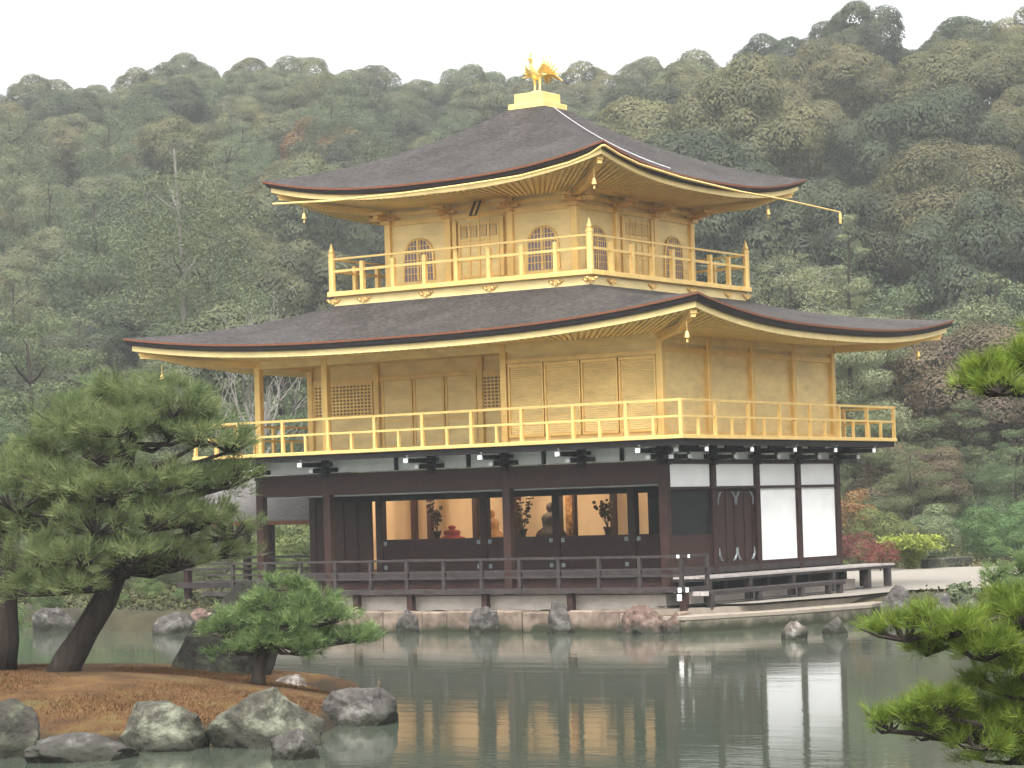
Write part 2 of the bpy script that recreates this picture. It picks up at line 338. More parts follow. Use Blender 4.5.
def roof(name, hx0, hx1, hy0, hy1, inner, ze, lift, pw, ztop, aprof, bands, fascia, soff, gold_line=False):
    """outer rectangle hx0..hx1, hy0..hy1; inner ring; concave slope; turned-up corners"""
    O = [(hx0,hy0),(hx1,hy0),(hx1,hy1),(hx0,hy1)]; I = [(inner[0],inner[2]),(inner[1],inner[2]),(inner[1],inner[3]),(inner[0],inner[3])]
    NS, NT = 48, 18
    def P(i, s, t, ins=0.):
        A, B2 = Vector(O[i]), Vector(O[(i+1)%4]); a, b = Vector(I[i]), Vector(I[(i+1)%4])
        if ins:
            L = (B2-A).length; e = (B2-A)/L; nrm = Vector((-e.y, e.x)); A = A+e*ins+nrm*ins; B2 = B2-e*ins+nrm*ins
        q = A.lerp(B2, (s+1)/2).lerp(a.lerp(b, (s+1)/2), t)
        z = ze+lift*abs(s)**pw*(1-t)**1.7+(ztop-ze)*(aprof*t+(1-aprof)*t*t)
        return q, z
    mb = MB()
    for i in range(4):
        base = len(mb.v)
        for a in range(NS+1):
            for b in range(NT+1):
                q, z = P(i, -1+2*a/NS, b/NT); mb.v.append((q.x, q.y, z))
        for a in range(NS):
            for b in range(NT):
                k = base+a*(NT+1)+b; mb.f.append((k, k+NT+1, k+NT+2, k+1))
    R_ = part(mb, name, THATCH, smooth=True)
    def strip(nm, prof, material):
        m2 = MB()
        for i in range(4):
            base = len(m2.v)
            for a in range(NS+1):
                for ins, dz in prof:
                    q, z = P(i, -1+2*a/NS, 0, ins); m2.v.append((q.x, q.y, z+dz))
            n_ = len(prof)
            for a in range(NS):
                for b in range(n_-1):
                    k = base+a*n_+b; m2.f.append((k, k+n_, k+n_+1, k+1))
        return part(m2, nm, material, R_)
    for nm, prof, material in bands: strip(nm, prof, material)
    strip('fascia', fascia, GOLDW)
    # soffit with rafters
    ins0, dz0, wz, wr = soff      # eave inset, drop, wall-top z, wall ring
    m2 = MB(); W4 = [(wr[0],wr[2]),(wr[1],wr[2]),(wr[1],wr[3]),(wr[0],wr[3])]
    def Q(i, s, t):
        q0, z0 = P(i, s, 0, ins0); a, b = Vector(W4[i]), Vector(W4[(i+1)%4]); q1 = a.lerp(b, (s+1)/2)
        q = q0.lerp(q1, t); z = (z0+dz0)*(1-t)+wz*t; return Vector((q.x, q.y, z))
    for i in range(4):
        base = len(m2.v)
        for a in range(NS+1):
            for b in range(5): m2.v.append(tuple(Q(i, -1+2*a/NS, b/4)))
        for a in range(NS):
            for b in range(4):
                k = base+a*5+b; m2.f.append((k, k+1, k+6, k+5))
        L = (Vector(O[i])-Vector(O[(i+1)%4])).length; nr = int(L/.19)
        for a in range(nr):
            s = -1+2*(a+.5)/nr
            p0 = Q(i, s, .01); p1 = Q(i, s, .98); m2.beam(p0-Vector((0,0,.02)), p1-Vector((0,0,.02)), .07, .05)
    part(m2, 'soffit', GOLDS, R_)
    # corner rafters poking out under the corners
    for i in range(4):
        c = Vector(O[i]); wv = Vector(W4[i]); d = (c-wv).normalized(); q0, z0 = P(i, -1, 0, ins0)
        tip = Vector((c.x-d.x*.38, c.y-d.y*.38, z0+dz0-.06)); m3 = MB()
        mid = Vector(((wv.x+c.x)/2, (wv.y+c.y)/2, (wz+z0+dz0)/2-.20))
        m3.beam((wv.x, wv.y, wz-.10), mid, .14, .17).beam(mid, tip, .14, .15)
        m3.beam(tip+Vector((-d.x*.5,-d.y*.5,-.14)), tip+Vector((-d.x*.02,-d.y*.02,-.11)), .11, .09)
        part(m3, 'corner_rafter', GOLD, R_)
    return R_, P

# lower roof
XW, XE, YS, YN = -LX-2.36, 2.36, -2.36, LY+2.36
low, PL = roof('lower_roof', XW, XE, YS, YN, (-9.35,-1.93,.21,7.63), 6.78, .46, 2.7, 7.86, .72,
    [('eave_trim', [(.0,0),(.0,-.05),(.03,-.055)], EDGE_RED), ('eave_edge', [(.03,-.055),(.05,-.13),(.075,-.175),(.16,-.18)], EDGE_DARK)],
    [(.15,-.17),(.15,-.32),(.22,-.32)], (.21,-.30,6.62,(-LX-.06,.06,-.06,LY+.06)))
# upper roof
CX3, CY3 = -5.64, 3.92
upp, PU = roof('upper_roof', CX3-4.93, CX3+4.93, CY3-4.93, CY3+4.93, (CX3-.52,CX3+.52,CY3-.52,CY3+.52), 10.48, .48, 2.6, 12.74, .62,
    [('eave_trim', [(.0,0),(.0,-.05),(.04,-.055)], EDGE_RED), ('eave_edge', [(.04,-.055),(.055,-.12),(.08,-.155),(.16,-.16)], EDGE_DARK)],
    [(.15,-.15),(.15,-.29),(.22,-.29)], (.21,-.27,10.24,(-8.42,-2.86,1.14,6.70)))
# gilded rain gutter under the upper eaves, running on past the corner
g2 = MB()
south = [np.array(onp(x, y, 1, -1.06)) for x, y in ((273,204),(330,201),(406,193),(470,184),(520,176),(569,163),(590,154),(603,145))]
east = [np.array(onp(x, y, 0, -.65)) for x, y in ((604,145),(620,155),(640,164.5),(681,177.5),(737,191),(781,199),(840,212))]
g2.tube(south, .028, 6).tube(east[:-2], .028, 6).tube(east[-3:], [.026,.022,.018], 6)
gut = part(g2, 'rain_gutter', GOLD, upp)
e = east[-1]; part(MB().lathe((e[0], e[1], e[2]-.24), [(.035,-.06),(.045,.1),(.03,.22)], 8), 'gutter_spout', GOLDD, gut)
# pale lightning cable down the east slope of the upper roof
cb = MB(); pts = []
for k in range(13):
    t_ = .98-.80*k/12; s_ = -.30+.16*k/12
    q, z = PU(1, s_, t_); pts.append((q.x, q.y, z+.03))
cb.tube(pts, .014, 5); part(cb, 'roof_cable', M('grey_cable', (.30,.30,.31), .5, .3), upp)

# roof plinth
pl = MB(); pl.box(CX3-.54,CX3+.54,CY3-.54,CY3+.54,12.68,12.86).box(CX3-.42,CX3+.42,CY3-.42,CY3+.42,12.86,13.12)
part(pl, 'roof_plinth', GOLD, bevel=.012)

# --- top storey
X3W, X3E, Y3S, Y3N = -8.37, -2.91, 1.19, 6.65
ZD3 = 8.20
wl = MB().box(X3W,X3E,Y3S,Y3N,ZD3-.02,10.26)
part(wl, 'upper_wall', GOLDW)
def side_pts(side, u, out=0., x0=X3W, x1=X3E, y0=Y3S, y1=Y3N):
    """point on a wall side ('S','E','N','W'), u metres along it, out metres outwards"""
    return {'S': (x0+u, y0-out), 'N': (x0+u, y1+out), 'E': (x1+out, y0+u), 'W': (x0-out, y0+u)}[side]
def sbox(mb, side, u0, u1, o0, o1, z0, z1, **k):
    a = side_pts(side, u0, o0, **k); b = side_pts(side, u1, o1, **k)
    return mb.box(min(a[0],b[0]), max(a[0],b[0]), min(a[1],b[1]), max(a[1],b[1]), z0, z1)
W3 = X3E-X3W; b3 = W3/3
for cx_, cy_ in [(X3W+b3*i, y) for i in range(4) for y in (Y3S, Y3N)]+[(x, Y3S+b3*i) for i in (1,2) for x in (X3W, X3E)]:
    part(MB().box(cx_-.085,cx_+.085,cy_-.085,cy_+.085,ZD3,10.2), 'upper_column', GOLD, bevel=.01)
for side in 'SENW':
    m_ = MB(); sbox(m_, side, .085, W3-.085, -.01, .05, 9.80, 9.93); sbox(m_, side, .085, W3-.085, -.01, .055, ZD3+.01, ZD3+.14)
    sbox(m_, side, .085, W3-.085, -.01, .06, 10.02, 10.12)
    part(m_, 'wall_beam', GOLD)
    for i in range(4):                                         # carved brackets above the columns
        u = b3*i; q = MB()
        sbox(q, side, u-.13, u+.13, .05, .16, 9.84, 9.94); sbox(q, side, u-.28, u+.28, .06, .15, 9.95, 10.03); sbox(q, side, u-.07, u+.07, .05, .55, 9.96, 10.05); sbox(q, side, u-.22, u+.22, .45, .55, 10.06, 10.13)
        part(q, 'bracket', GOLDD)
def arch_window(side, uc, zb, wd, ht):
    """bell arched window: paper, lattice bars and moulded frame"""
    prof = []
    for k in range(25):
        a = k/24; x = -1+2*a
        top = ht*(.62+.38*(max(0, 1-abs(x)**2.4))**.62) if abs(x) < 1 else ht*.60
        prof.append((x*wd/2*(1 if abs(x) < 1 else 1.0), top))
    outline = [(-wd/2*1.06, 0)]+prof+[(wd/2*1.06, 0)]
    P3 = lambda u, z, o: (*side_pts(side, uc+u, o), zb+z)
    nv = {'S': (0,-1,0), 'E': (1,0,0), 'N': (0,1,0), 'W': (-1,0,0)}[side]
    win = part(MB().slab([P3(u, z, .004) for u, z in outline], nv, .016), 'arched_window', PAPER)
    lat = MB(); nb_ = 9
    hz = lambda u: np.interp(u, [q[0] for q in prof], [q[1] for q in prof])
    for k in range(1, nb_):
        u = -wd/2+wd*k/nb_; a = P3(u-.011, 0, .022); 
        if k == nb_//2+1 or k == nb_//2: w_ = .014
        else: w_ = .009
        sbox(lat, side, uc+u-w_, uc+u+w_, .021, .035, zb, zb+float(hz(u)))
    for k in range(1, 6):
        z = ht*k/6; half = wd/2 if z < ht*.6 else wd/2*max(.2, (1-((z/ht-.62)/.38)**1.5)**.45)
        sbox(lat, side, uc-half, uc+half, .037, .046, zb+z-.009, zb+z+.009)
    sbox(lat, side, uc-.016, uc+.016, .047, .055, zb, zb+ht*.98)
    part(lat, 'lattice', GOLD, win)
    part(MB().tube([P3(u, z, .035) for u, z in outline], .026, 6), 'window_frame', GOLD, win)
def panel_door(side, u0, u1, z0, z1):
    d = part(sbox(MB(), side, u0, u1, .01, .035, z0, z1), 'panel_door', GOLDW)
    fr = MB(); n_ = 4; w_ = (u1-u0)/n_
    for k in range(n_+1): sbox(fr, side, u0+w_*k-.03, u0+w_*k+.03, .037, .065, z0, z1)
    for z in (z0+.05, z0+.45, z0+.52, z0+.85, z0+.93, z1-.06): sbox(fr, side, u0, u1, .037, .058, z-.025, z+.025)
    part(fr, 'door_frame', GOLD, d)
    for k in range(n_):
        g_ = part(sbox(MB(), side, u0+w_*k+.055, u0+w_*(k+1)-.055, .037, .045, z0+.99, z1-.11), 'lattice_pane', PAPER, d)
    bars = MB()
    for k in range(n_):
        for j in range(1, 6):
            u = u0+w_*k+.055+(w_-.11)*j/6; sbox(bars, side, u-.009, u+.009, .047, .055, z0+.99, z1-.11)
        for j in range(1, 5):
            z = z0+.99+(z1-z0-1.10)*j/5; sbox(bars, side, u0+w_*k+.055, u0+w_*(k+1)-.055, .056, .062, z-.007, z+.007)
    part(bars, 'lattice', GOLD, d)
    for u in (u0-.12, u1+.12):
        part(sbox(MB(), side, u-.055, u+.055, .01, .10, z0, z1+.04), 'door_post', GOLD, d)
for side in 'SENW':
    for uc in (b3*.5, b3*2.5): arch_window(side, uc, 8.40, .86, 1.02)
    panel_door(side, b3+.34, 2*b3-.34, ZD3+.14, 9.72)

# --- top balcony
def rect_ring(mb, x0, x1, y0, y1, wdt, z0, z1):
    mb.box(x0,x1,y0,y0+wdt,z0,z1).box(x0,x1,y1-wdt,y1,z0,z1).box(x0,x0+wdt,y0+wdt,y1-wdt,z0,z1).box(x1-wdt,x1,y0+wdt,y1-wdt,z0,z1)
    return mb
BX0, BX1, BY0, BY1 = X3W-1.02, X3E+1.02, Y3S-1.02, Y3N+1.02
dk = part(MB().box(BX0-.10,BX1+.10,BY0-.10,BY1+.10,8.07,8.19), 'upper_balcony', GOLD, bevel=.012)
part(MB().box(BX0+.02,BX1-.02,BY0+.02,BY1-.02,7.70,8.07), 'balcony_base', GOLDW, dk)
part(MB().box(BX0-.16,BX1+.16,BY0+.35,BY0+.55,8.075,8.165).box(BX0-.16,BX1+.16,BY1-.55,BY1-.35,8.075,8.165), 'balcony_joist', GOLD, dk)
kb = dict(x0=BX0+.02, x1=BX1-.02, y0=BY0+.02, y1=BY1-.02)
for side in 'SE':
    for i in (0,1,3,5,7,8):
        u = (BX1-BX0-.04)*i/8; q = MB(); z = 7.95
        for s_ in (-1, 1):
            pts = [(*side_pts(side, u+s_*(.03+.17*a/3), .02, **kb), z+.035*math.cos(a*2.6)+.02) for a in np.linspace(0, 3.0, 9)]
            q.tube(pts, [.03,.034,.03,.034,.03,.034,.028,.03,.015], 6)
        sbox(q, side, u-.04, u+.04, .0, .05, z-.06, z+.07, **kb)
        part(q, 'carved_bracket', GOLDD, dk)
def railing(name, x0, x1, y0, y1, rails, material, sides, nx, ny, post, postz, short=None, skip_corner=False, parent=None):
    R2 = MB()
    for zc, ht, wdt, over in rails:
        if 'S' in sides: R2.beam((x0-over,y0,zc),(x1+over,y0,zc),wdt,ht)
        if 'N' in sides: R2.beam((x0-over,y1,zc),(x1+over,y1,zc),wdt,ht)
        if 'E' in sides: R2.beam((x1,y0-over,zc+.003),(x1,y1+over,zc+.003),wdt,ht)
        if 'W' in sides: R2.beam((x0,y0-over,zc+.003),(x0,y1+over,zc+.003),wdt,ht)
    ro = part(R2, name, material, parent)
    pos = []
    for i in range(0, nx+1):
        for y, s_ in ((y0,'S'),(y1,'N')):
            if s_ in sides: pos.append((x0+(x1-x0)*i/nx, y, i in (0, nx)))
    for i in range(1, ny):
        for x, s_ in ((x0,'W'),(x1,'E')):
            if s_ in sides: pos.append((x, y0+(y1-y0)*i/ny, False))
    for x, y, c in pos:
        if c and skip_corner: continue
        part(MB().box(x-post/2,x+post/2,y-post/2,y+post/2,*postz), 'post', material, ro)
    if short:
        nxs, nys, zt = short
        for i in range(nxs):
            x = x0+(x1-x0)*(i+.5)/nxs
            for y, s_ in ((y0,'S'),(y1,'N')):
                if s_ in sides: part(MB().box(x-post*.4,x+post*.4,y-post*.4,y+post*.4,postz[0],zt), 'short_post', material, ro)
        for i in range(nys):
            y = y0+(y1-y0)*(i+.5)/nys
            for x, s_ in ((x1,'E'),(x0,'W')):
                if s_ in sides: part(MB().box(x-post*.4,x+post*.4,y-post*.4,y+post*.4,postz[0],zt), 'short_post', material, ro)
    return ro
r3 = railing('upper_railing', BX0, BX1, BY0, BY1, [(9.0,.045,.05,0),(8.70,.06,.05,0)], GOLD, 'SENW', 8, 8, .10, (8.19,8.90), skip_corner=True)
for x in (BX0, BX1):
    for y in (BY0, BY1):
        part(MB().lathe((x,y,8.19), [(.085,0),(.085,.86),(.095,.87),(.095,.93),(.06,.96),(.075,1.0),(.05,1.07),(.012,1.2)], 10), 'corner_post', GOLD, r3, smooth=False)

# --- middle storey
Z2 = 4.25
wall2 = MB().box(-2*BAY,-.02,.02,LY-.02,Z2-.02,6.64).box(-LX+.02,-2*BAY,BAY,LY-.02,Z2-.02,6.64)
part(wall2, 'middle_wall', GOLDW)
for x, y in [(0,BAY*i) for i in range(5)]+[(-BAY*b,0) for b in (2,4.5,5.5)]+[(-BAY*b,BAY) for b in (2,3,4.5,5.5)]+[(-LX,BAY*i) for i in (2,3,4)]:
    part(MB().box(x-.085,x+.085,y-.085,y+.085,Z2,6.6), 'middle_column', GOLD, bevel=.012)
bm2 = MB()
bm2.box(-LX-.03,.03,-.06,.05,6.40,6.60).box(-.05,.06,.05,LY,6.40,6.60).box(-LX-.06,-LX+.05,.05,LY,6.40,6.60)
part(bm2, 'wall_beam', GOLDW)
part(MB().box(-LX,-2*BAY,.05,BAY,6.50,6.56), 'loggia_ceiling', GOLDS)
sh = BAY*2-.2
for k in range(4):                                             # four louvred shutters
    x1 = -.10-k*sh/4; x0 = x1-sh/4+.035
    pnl = part(MB().box(x0,x1,-.022,.015,Z2+.14,6.10), 'shutter', GOLDW)
    lv = MB(); nl = 34
    for j in range(nl):
        z = Z2+.2+(1.68)*j/nl
        lv.add([(x0+.04,-.024,z+.045),(x1-.04,-.024,z+.045),(x1-.04,-.038,z+.010),(x0+.04,-.038,z+.010),(x0+.04,-.024,z),(x1-.04,-.024,z)], [(0,1,2,3),(3,2,5,4)])
    part(lv, 'louver', GOLDW, pnl)
    part(MB().box(x0,x0+.04,-.07,-.022,Z2+.14,6.10).box(x1-.04,x1,-.07,-.022,Z2+.14,6.10).box(x0,x1,-.071,-.022,6.04,6.101).box(x0,x1,-.071,-.022,Z2+.139,Z2+.2), 'shutter_frame', GOLD, pnl)
part(MB().box(-2*BAY,-.085,-.05,.03,6.12,6.22), 'wall_trim', GOLD)
for i in range(4):
    part(MB().box(-.02,.045,BAY*i+.085,BAY*(i+1)-.085,Z2,Z2+.14), 'wall_trim', GOLD); part(MB().box(-.02,.035,BAY*i+.085,BAY*(i+1)-.085,6.18,6.30), 'wall_trim', GOLD)
for a, b in ((2,3),(3,4.5),(4.5,5.5)):
    part(MB().box(-BAY*b+.085,-BAY*a-.085,BAY-.045,BAY+.01,6.06,6.16), 'wall_trim', GOLD); part(MB().box(-BAY*b+.085,-BAY*a-.085,BAY-.045,BAY+.01,Z2,Z2+.14), 'wall_trim', GOLD)
def lattice_window(x0, x1, y, z0, z1, n, m):
    o = part(MB().box(x0,x1,y-.014,y+.01,z0,z1), 'lattice_window', M('window_shade', (.16,.14,.13), .8))
    l = MB()
    for k in range(n+1): x = x0+(x1-x0)*k/n; l.box(x-.022,x+.022,y-.045,y-.016,z0,z1)
    for k in range(m+1): z = z0+(z1-z0)*k/m; l.box(x0,x1,y-.05,y-.017,z-.02,z+.02)
    part(l, 'lattice', GOLD, o)
    part(MB().box(x0-.06,x0-.022,y-.06,y,z0-.06,z1+.06).box(x1+.022,x1+.06,y-.06,y,z0-.06,z1+.06).box(x0-.06,x1+.06,y-.061,y,z0-.07,z0-.022).box(x0-.06,x1+.06,y-.061,y,z1+.022,z1+.07), 'window_frame', GOLD, o)
lattice_window(-11.52,-9.72,BAY,5.22,6.0,16,9)
lattice_window(-6.28,-4.45,BAY,5.22,6.0,16,9)
for k in range(3):
    x1 = -3*BAY-.12-k*.98; o = part(MB().box(x1-.94,x1,BAY-.03,BAY,Z2+.14,6.05), 'panel_door', GOLDW)
    part(MB().box(x1-.94,x1-.88,BAY-.05,BAY-.031,Z2+.14,6.05).box(x1-.06,x1,BAY-.05,BAY-.031,Z2+.14,6.05).box(x1-.88,x1-.06,BAY-.048,BAY-.031,5.0,5.06), 'door_frame', GOLD, o)
# middle balcony
DX0, DX1, DY0, DY1 = -LX-1.14, 1.14, -1.14, LY+1.14
dk2 = part(rect_ring(MB(), DX0-.06,DX1+.06,DY0-.06,DY1+.06,1.22,4.165,4.25), 'middle_balcony', GOLD, bevel=.01)
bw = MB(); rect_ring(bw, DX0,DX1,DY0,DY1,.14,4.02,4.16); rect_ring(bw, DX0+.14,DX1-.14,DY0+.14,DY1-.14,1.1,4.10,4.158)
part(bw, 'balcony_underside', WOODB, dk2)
railing('middle_railing', DX0, DX1, DY0, DY1, [(5.02,.055,.06,.05),(4.66,.05,.05,0)], GOLD, 'SENW', 10, 7, .075, (4.25,5.0), (10, 7, 4.64))

# --- lower storey
part(MB().box(-LX-.1,.1,-.1,LY+.1,1.12,1.26), 'floor', WOODG)
part(MB().box(-LX,0,.0,LY,.74,1.12), 'floor_skirt', WOOD)
for x, y in [(0,BAY*i) for i in range(5)]+[(-BAY*b,0) for b in (2,4.5,5.5)]+[(-BAY*b,BAY) for b in (1,2,3,4.5,5.5)]+[(-LX,BAY*i) for i in (2,3,4)]+[(-BAY*b,LY) for b in (1,2,3,4.5)]:
    part(MB().box(x-.105,x+.105,y-.105,y+.105,.62,3.74), 'lower_column', WOODR if y == 0 and x < 0 else WOOD, bevel=.015)
hb = MB().box(-LX+.1,-.1,-.09,.08,3.20,3.72).box(-LX-.09,-LX+.08,.1,LY,3.20,3.72)
part(hb, 'head_beam', WOODR)
eb = MB().box(-.09,.095,.1,LY+.1,3.64,3.74).box(-.06,.115,-.12,LY+.14,3.055,3.12).box(-.05,.08,.1,LY,1.26,1.34)
part(eb, 'wall_beam', WOOD)
for i in range(4):
    part(MB().box(-.03,.03,BAY*i+.105,BAY*(i+1)-.105,3.12,3.64), 'plaster_panel', PLASTER)
for i in (2, 3):
    part(MB().box(-.03,.03,BAY*i+.105,BAY*(i+1)-.105,1.34,3.055), 'plaster_panel', PLASTER)
# dark shutter and low wall at the veranda end
part(MB().box(-.04,.02,.105,BAY-.105,2.02,3.055), 'dark_shutter', M('black_shutter', (.010,.010,.011), .6))
part(MB().box(-.05,.04,.105,BAY-.105,1.34,2.02), 'low_wall', WOODR)
# double door with grey fittings
for k in range(2):
    y0 = BAY+.18+k*.88; d = part(MB().box(-.04,.035,y0,y0+.87,1.34,3.02), 'door_leaf', WOODR)
    fr = MB()
    fr.box(.036,.055,y0,y0+.06,1.34,3.02).box(.036,.055,y0+.81,y0+.87,1.34,3.02).box(.036,.054,y0+.40,y0+.47,1.36,3.0)
    part(fr, 'door_frame', WOOD, d)
    ft = MB(); 
    for ya in (y0+.03, y0+.84):
        for zb, sg in ((1.36,1),(3.0,-1)):
            ft.tube([(.06,ya,zb+sg*.32),(.06,ya,zb+sg*.16),(.06,ya+(.08 if ya < y0+.4 else -.08),zb+sg*.05),(.06,ya+(.16 if ya < y0+.4 else -.16),zb+sg*.02)], [.012,.028,.03,.012], 5)
    part(ft, 'metal_fitting', IRON, d)
# inner row of the veranda
il = MB()
for a, b in ((0,1),(1,2),(2,3),(3,4.5),(4.5,5.5)): il.box(-BAY*b+.105,-BAY*a-.105,BAY-.07,BAY+.07,3.02,3.16)
part(il, 'lintel', WOODB)
part(MB().box(-LX+.05,-.05,.08,BAY-.07,3.17,3.19), 'veranda_ceiling', PLASTERG)
part(MB().box(-LX+.05,-.05,BAY-.03,BAY+.03,3.16,3.72), 'transom_wall', WOOD)
for a, b in ((0,1),(1,2),(2,3),(3,4.5)):
    o = part(MB().box(-BAY*b+.105,-BAY*a-.105,BAY-.05,BAY+.03,1.26,2.05), 'low_shutter', WOOD)
    l = MB(); n_ = 14
    for k in range(1, n_): z = 1.26+.79*k/n_; l.box(-BAY*b+.15,-BAY*a-.15,BAY-.066,BAY-.051,z-.012,z+.012)
    part(l, 'slats', WOODR, o)
    for xa in (-BAY*b+.17, -BAY*a-.17): part(MB().box(xa-.05,xa+.05,BAY-.074,BAY-.067,1.30,1.40).box(xa-.05,xa+.05,BAY-.0745,BAY-.067,1.90,2.0), 'metal_fitting', IRON, o)
for xa in (-1.86,-1.05,-.52): part(MB().box(xa,xa+.40,BAY+.25,BAY+.30,1.26,3.5), 'folded_panel', WOODB)
part(MB().box(-LX+.1,-9.54-.28,BAY-.05,BAY+.03,1.26,3.02), 'boarded_door', WOODR)
for k in range(3): part(MB().box(-10.3-k*.45,-10.22-k*.45,BAY-.075,BAY-.051,1.26,3.02), 'batten', WOOD)
# the lit room: gilded screens on its far and west walls
part(MB().box(-LX+.1,-.1,6.36,6.46,1.26,3.6), 'room_back_wall', SCREEN)
part(MB().box(-LX+.12,-LX+.2,BAY+.05,6.36,1.26,3.6), 'room_end_wall', SCREEN)
part(MB().box(-LX+.2,-.17,BAY+.05,6.36,3.61,3.67), 'room_ceiling', SCREEN)
part(MB().box(-.16,-.05,BAY+.05,LY-.1,1.26,3.6), 'room_side_wall', WOOD)
for px in (414.5, 430.5, 476, 518, 574, 614):
    q = onp(px, 520, 1, 5.2); part(MB().box(q[0]-.07,q[0]+.07,5.13,5.27,1.26,3.60), 'inner_column', WOODR)
# bracket arms with white ends, grey plaster and struts between
pz = MB().box(-LX,-.05,-.03,.03,3.745,4.10).box(-.03,.031,.05,LY,3.745,4.10)
part(pz, 'plaster_band', PLASTERG)
def bracket(x, y, dx, dy):
    q = MB(); w2 = .075
    for L, z0, z1 in ((.66,3.74,3.84),(1.10,3.885,3.985)):
        q.beam((x+dx*.02,y+dy*.02,(z0+z1)/2),(x+dx*L,y+dy*L,(z0+z1)/2),w2*2,z1-z0)
    q.beam((x-dy*.34+dx*.06,y+dx*.34+dy*.06,3.81),(x+dy*.34+dx*.06,y-dx*.34+dy*.06,3.81),.13,.10)
    q.beam((x-dy*.45+dx*.45,y+dx*.45+dy*.45,3.95),(x+dy*.45+dx*.45,y-dx*.45+dy*.45,3.95),.11,.09)
    q.beam((x+dx*.08,y+dy*.08,3.62),(x+dx*.08,y+dy*.08,4.09),.16,.16)
    b = part(q, 'bracket', WOODB)
    for L, z in ((.66,3.79),(1.10,3.935)):
        t2 = MB().beam((x+dx*L,y+dy*L,z),(x+dx*(L+.035),y+dy*(L+.035),z),.105,.095)
        t2.beam((x+dx*(L-.01)-dy*.05,y+dy*(L-.01)+dx*.05,z+.12),(x+dx*(L+.03)-dy*.05,y+dy*(L+.03)+dx*.05,z+.09),.03,.05)
        part(t2, 'white_tip', TIP, b)
for b_ in (1, 2, 3, 4.5, 5.5): bracket(-BAY*b_, 0, 0, -1)
for i in (1, 2, 3, 4): bracket(0, BAY*i, 1, 0)
bracket(-.0, 0, 0, -1); bracket(0, 0, 1, 0)
bracket(0, 0, .7071, -.7071)
part(MB().box(-.12,.12,-.12,.12,3.70,4.10), 'corner_block', WOODB)
for u in np.arange(.5, 5.5, 1.0): part(MB().box(-BAY*u-.05,-BAY*u+.05,-.075,-.031,3.745,4.1), 'strut', WOODB)
for u in np.arange(.5, 4, 1.0): part(MB().box(.032,.075,BAY*u-.05,BAY*u+.05,3.745,4.1).box(.02,.10,BAY*u-.4,BAY*u+.4,4.0,4.09), 'strut', WOODB)
# wet veranda and its rail
vd = part(MB().box(-LX-.95,1.02,-1.16,-.12,.80,.88).box(.12,1.02,-.12,.0,.80,.88), 'veranda_deck', WOODG)
part(MB().box(-LX-.98,1.16,-1.20,-1.10,.80,.905).box(.98,1.08,-1.25,.02,.803,.902), 'deck_edge', WOODG, vd)
for x in [1.03]+[-BAY*b for b in (0.9, 2, 3, 3.75, 4.5, 5.5)]: part(MB().box(x-.075,x+.075,-1.12,-.97,.28,.80), 'deck_post', WOOD, vd)
for bx_ in ((1.0,1.08,-1.262,-1.25,.80,.90),(1.16,1.175,-1.20,-1.10,.80,.90),(.98,1.09,-1.275,-1.262,.62,.76)): part(MB().box(*bx_), 'white_tip', TIP, vd)
rl = MB()
for z, h in ((1.585,.055),(1.31,.04),(1.16,.045)):
    rl.beam((-LX-.92,-1.14,z),(1.10 if z < 1.5 else 1.22,-1.14,z),.055,h); rl.beam((1.03,-1.14-(.12 if z > 1.5 else 0),z+.003),(1.03,.02,z+.003),.055,h)
rl = part(rl, 'veranda_railing', WOODG)
for k in range(13): x = 1.03-k*1.06; part(MB().box(x-.04,x+.04,-1.18,-1.10,.90,1.56), 'post', WOODG, rl)
part(MB().box(.99,1.07,-.04,.04,.90,1.60), 'post', WOODG, rl)
part(MB().box(1.22,1.24,-1.17,-1.11,1.55,1.62), 'white_tip', TIP, rl); part(MB().box(1.0,1.06,-1.28,-1.262,1.55,1.62), 'white_tip', TIP, rl)

# signboard hung under the upper eave
q0 = onp(476, 209, 1, .62); SB = empty('signboard', q0, 'small gilt framed plaque with dark panel hung under the upper eave', 'plaque')
tl = Matrix.Rotation(math.radians(-32), 4, 'X')
def tb(x0,x1,y0,y1,z0,z1):
    m_ = MB().box(x0,x1,y0,y1,z0,z1); m_.v = [tuple(tl @ Vector(v_)) for v_ in m_.v]; return m_
tb(-.13,.13,-.02,.02,-.24,.24).build('board', M('plaque_board', (.05,.045,.06), .5), SB)
for a in ((-.17,-.12,-.04,.03,-.28,.28),(.12,.17,-.04,.03,-.28,.28),(-.12,.12,-.04,.03,-.28,-.23),(-.12,.12,-.04,.03,.23,.28)): tb(*a).build('frame', GOLD, SB)
tb(-.035,.035,-.035,-.021,-.2,.2).build('gilt_strip', GOLD, SB)

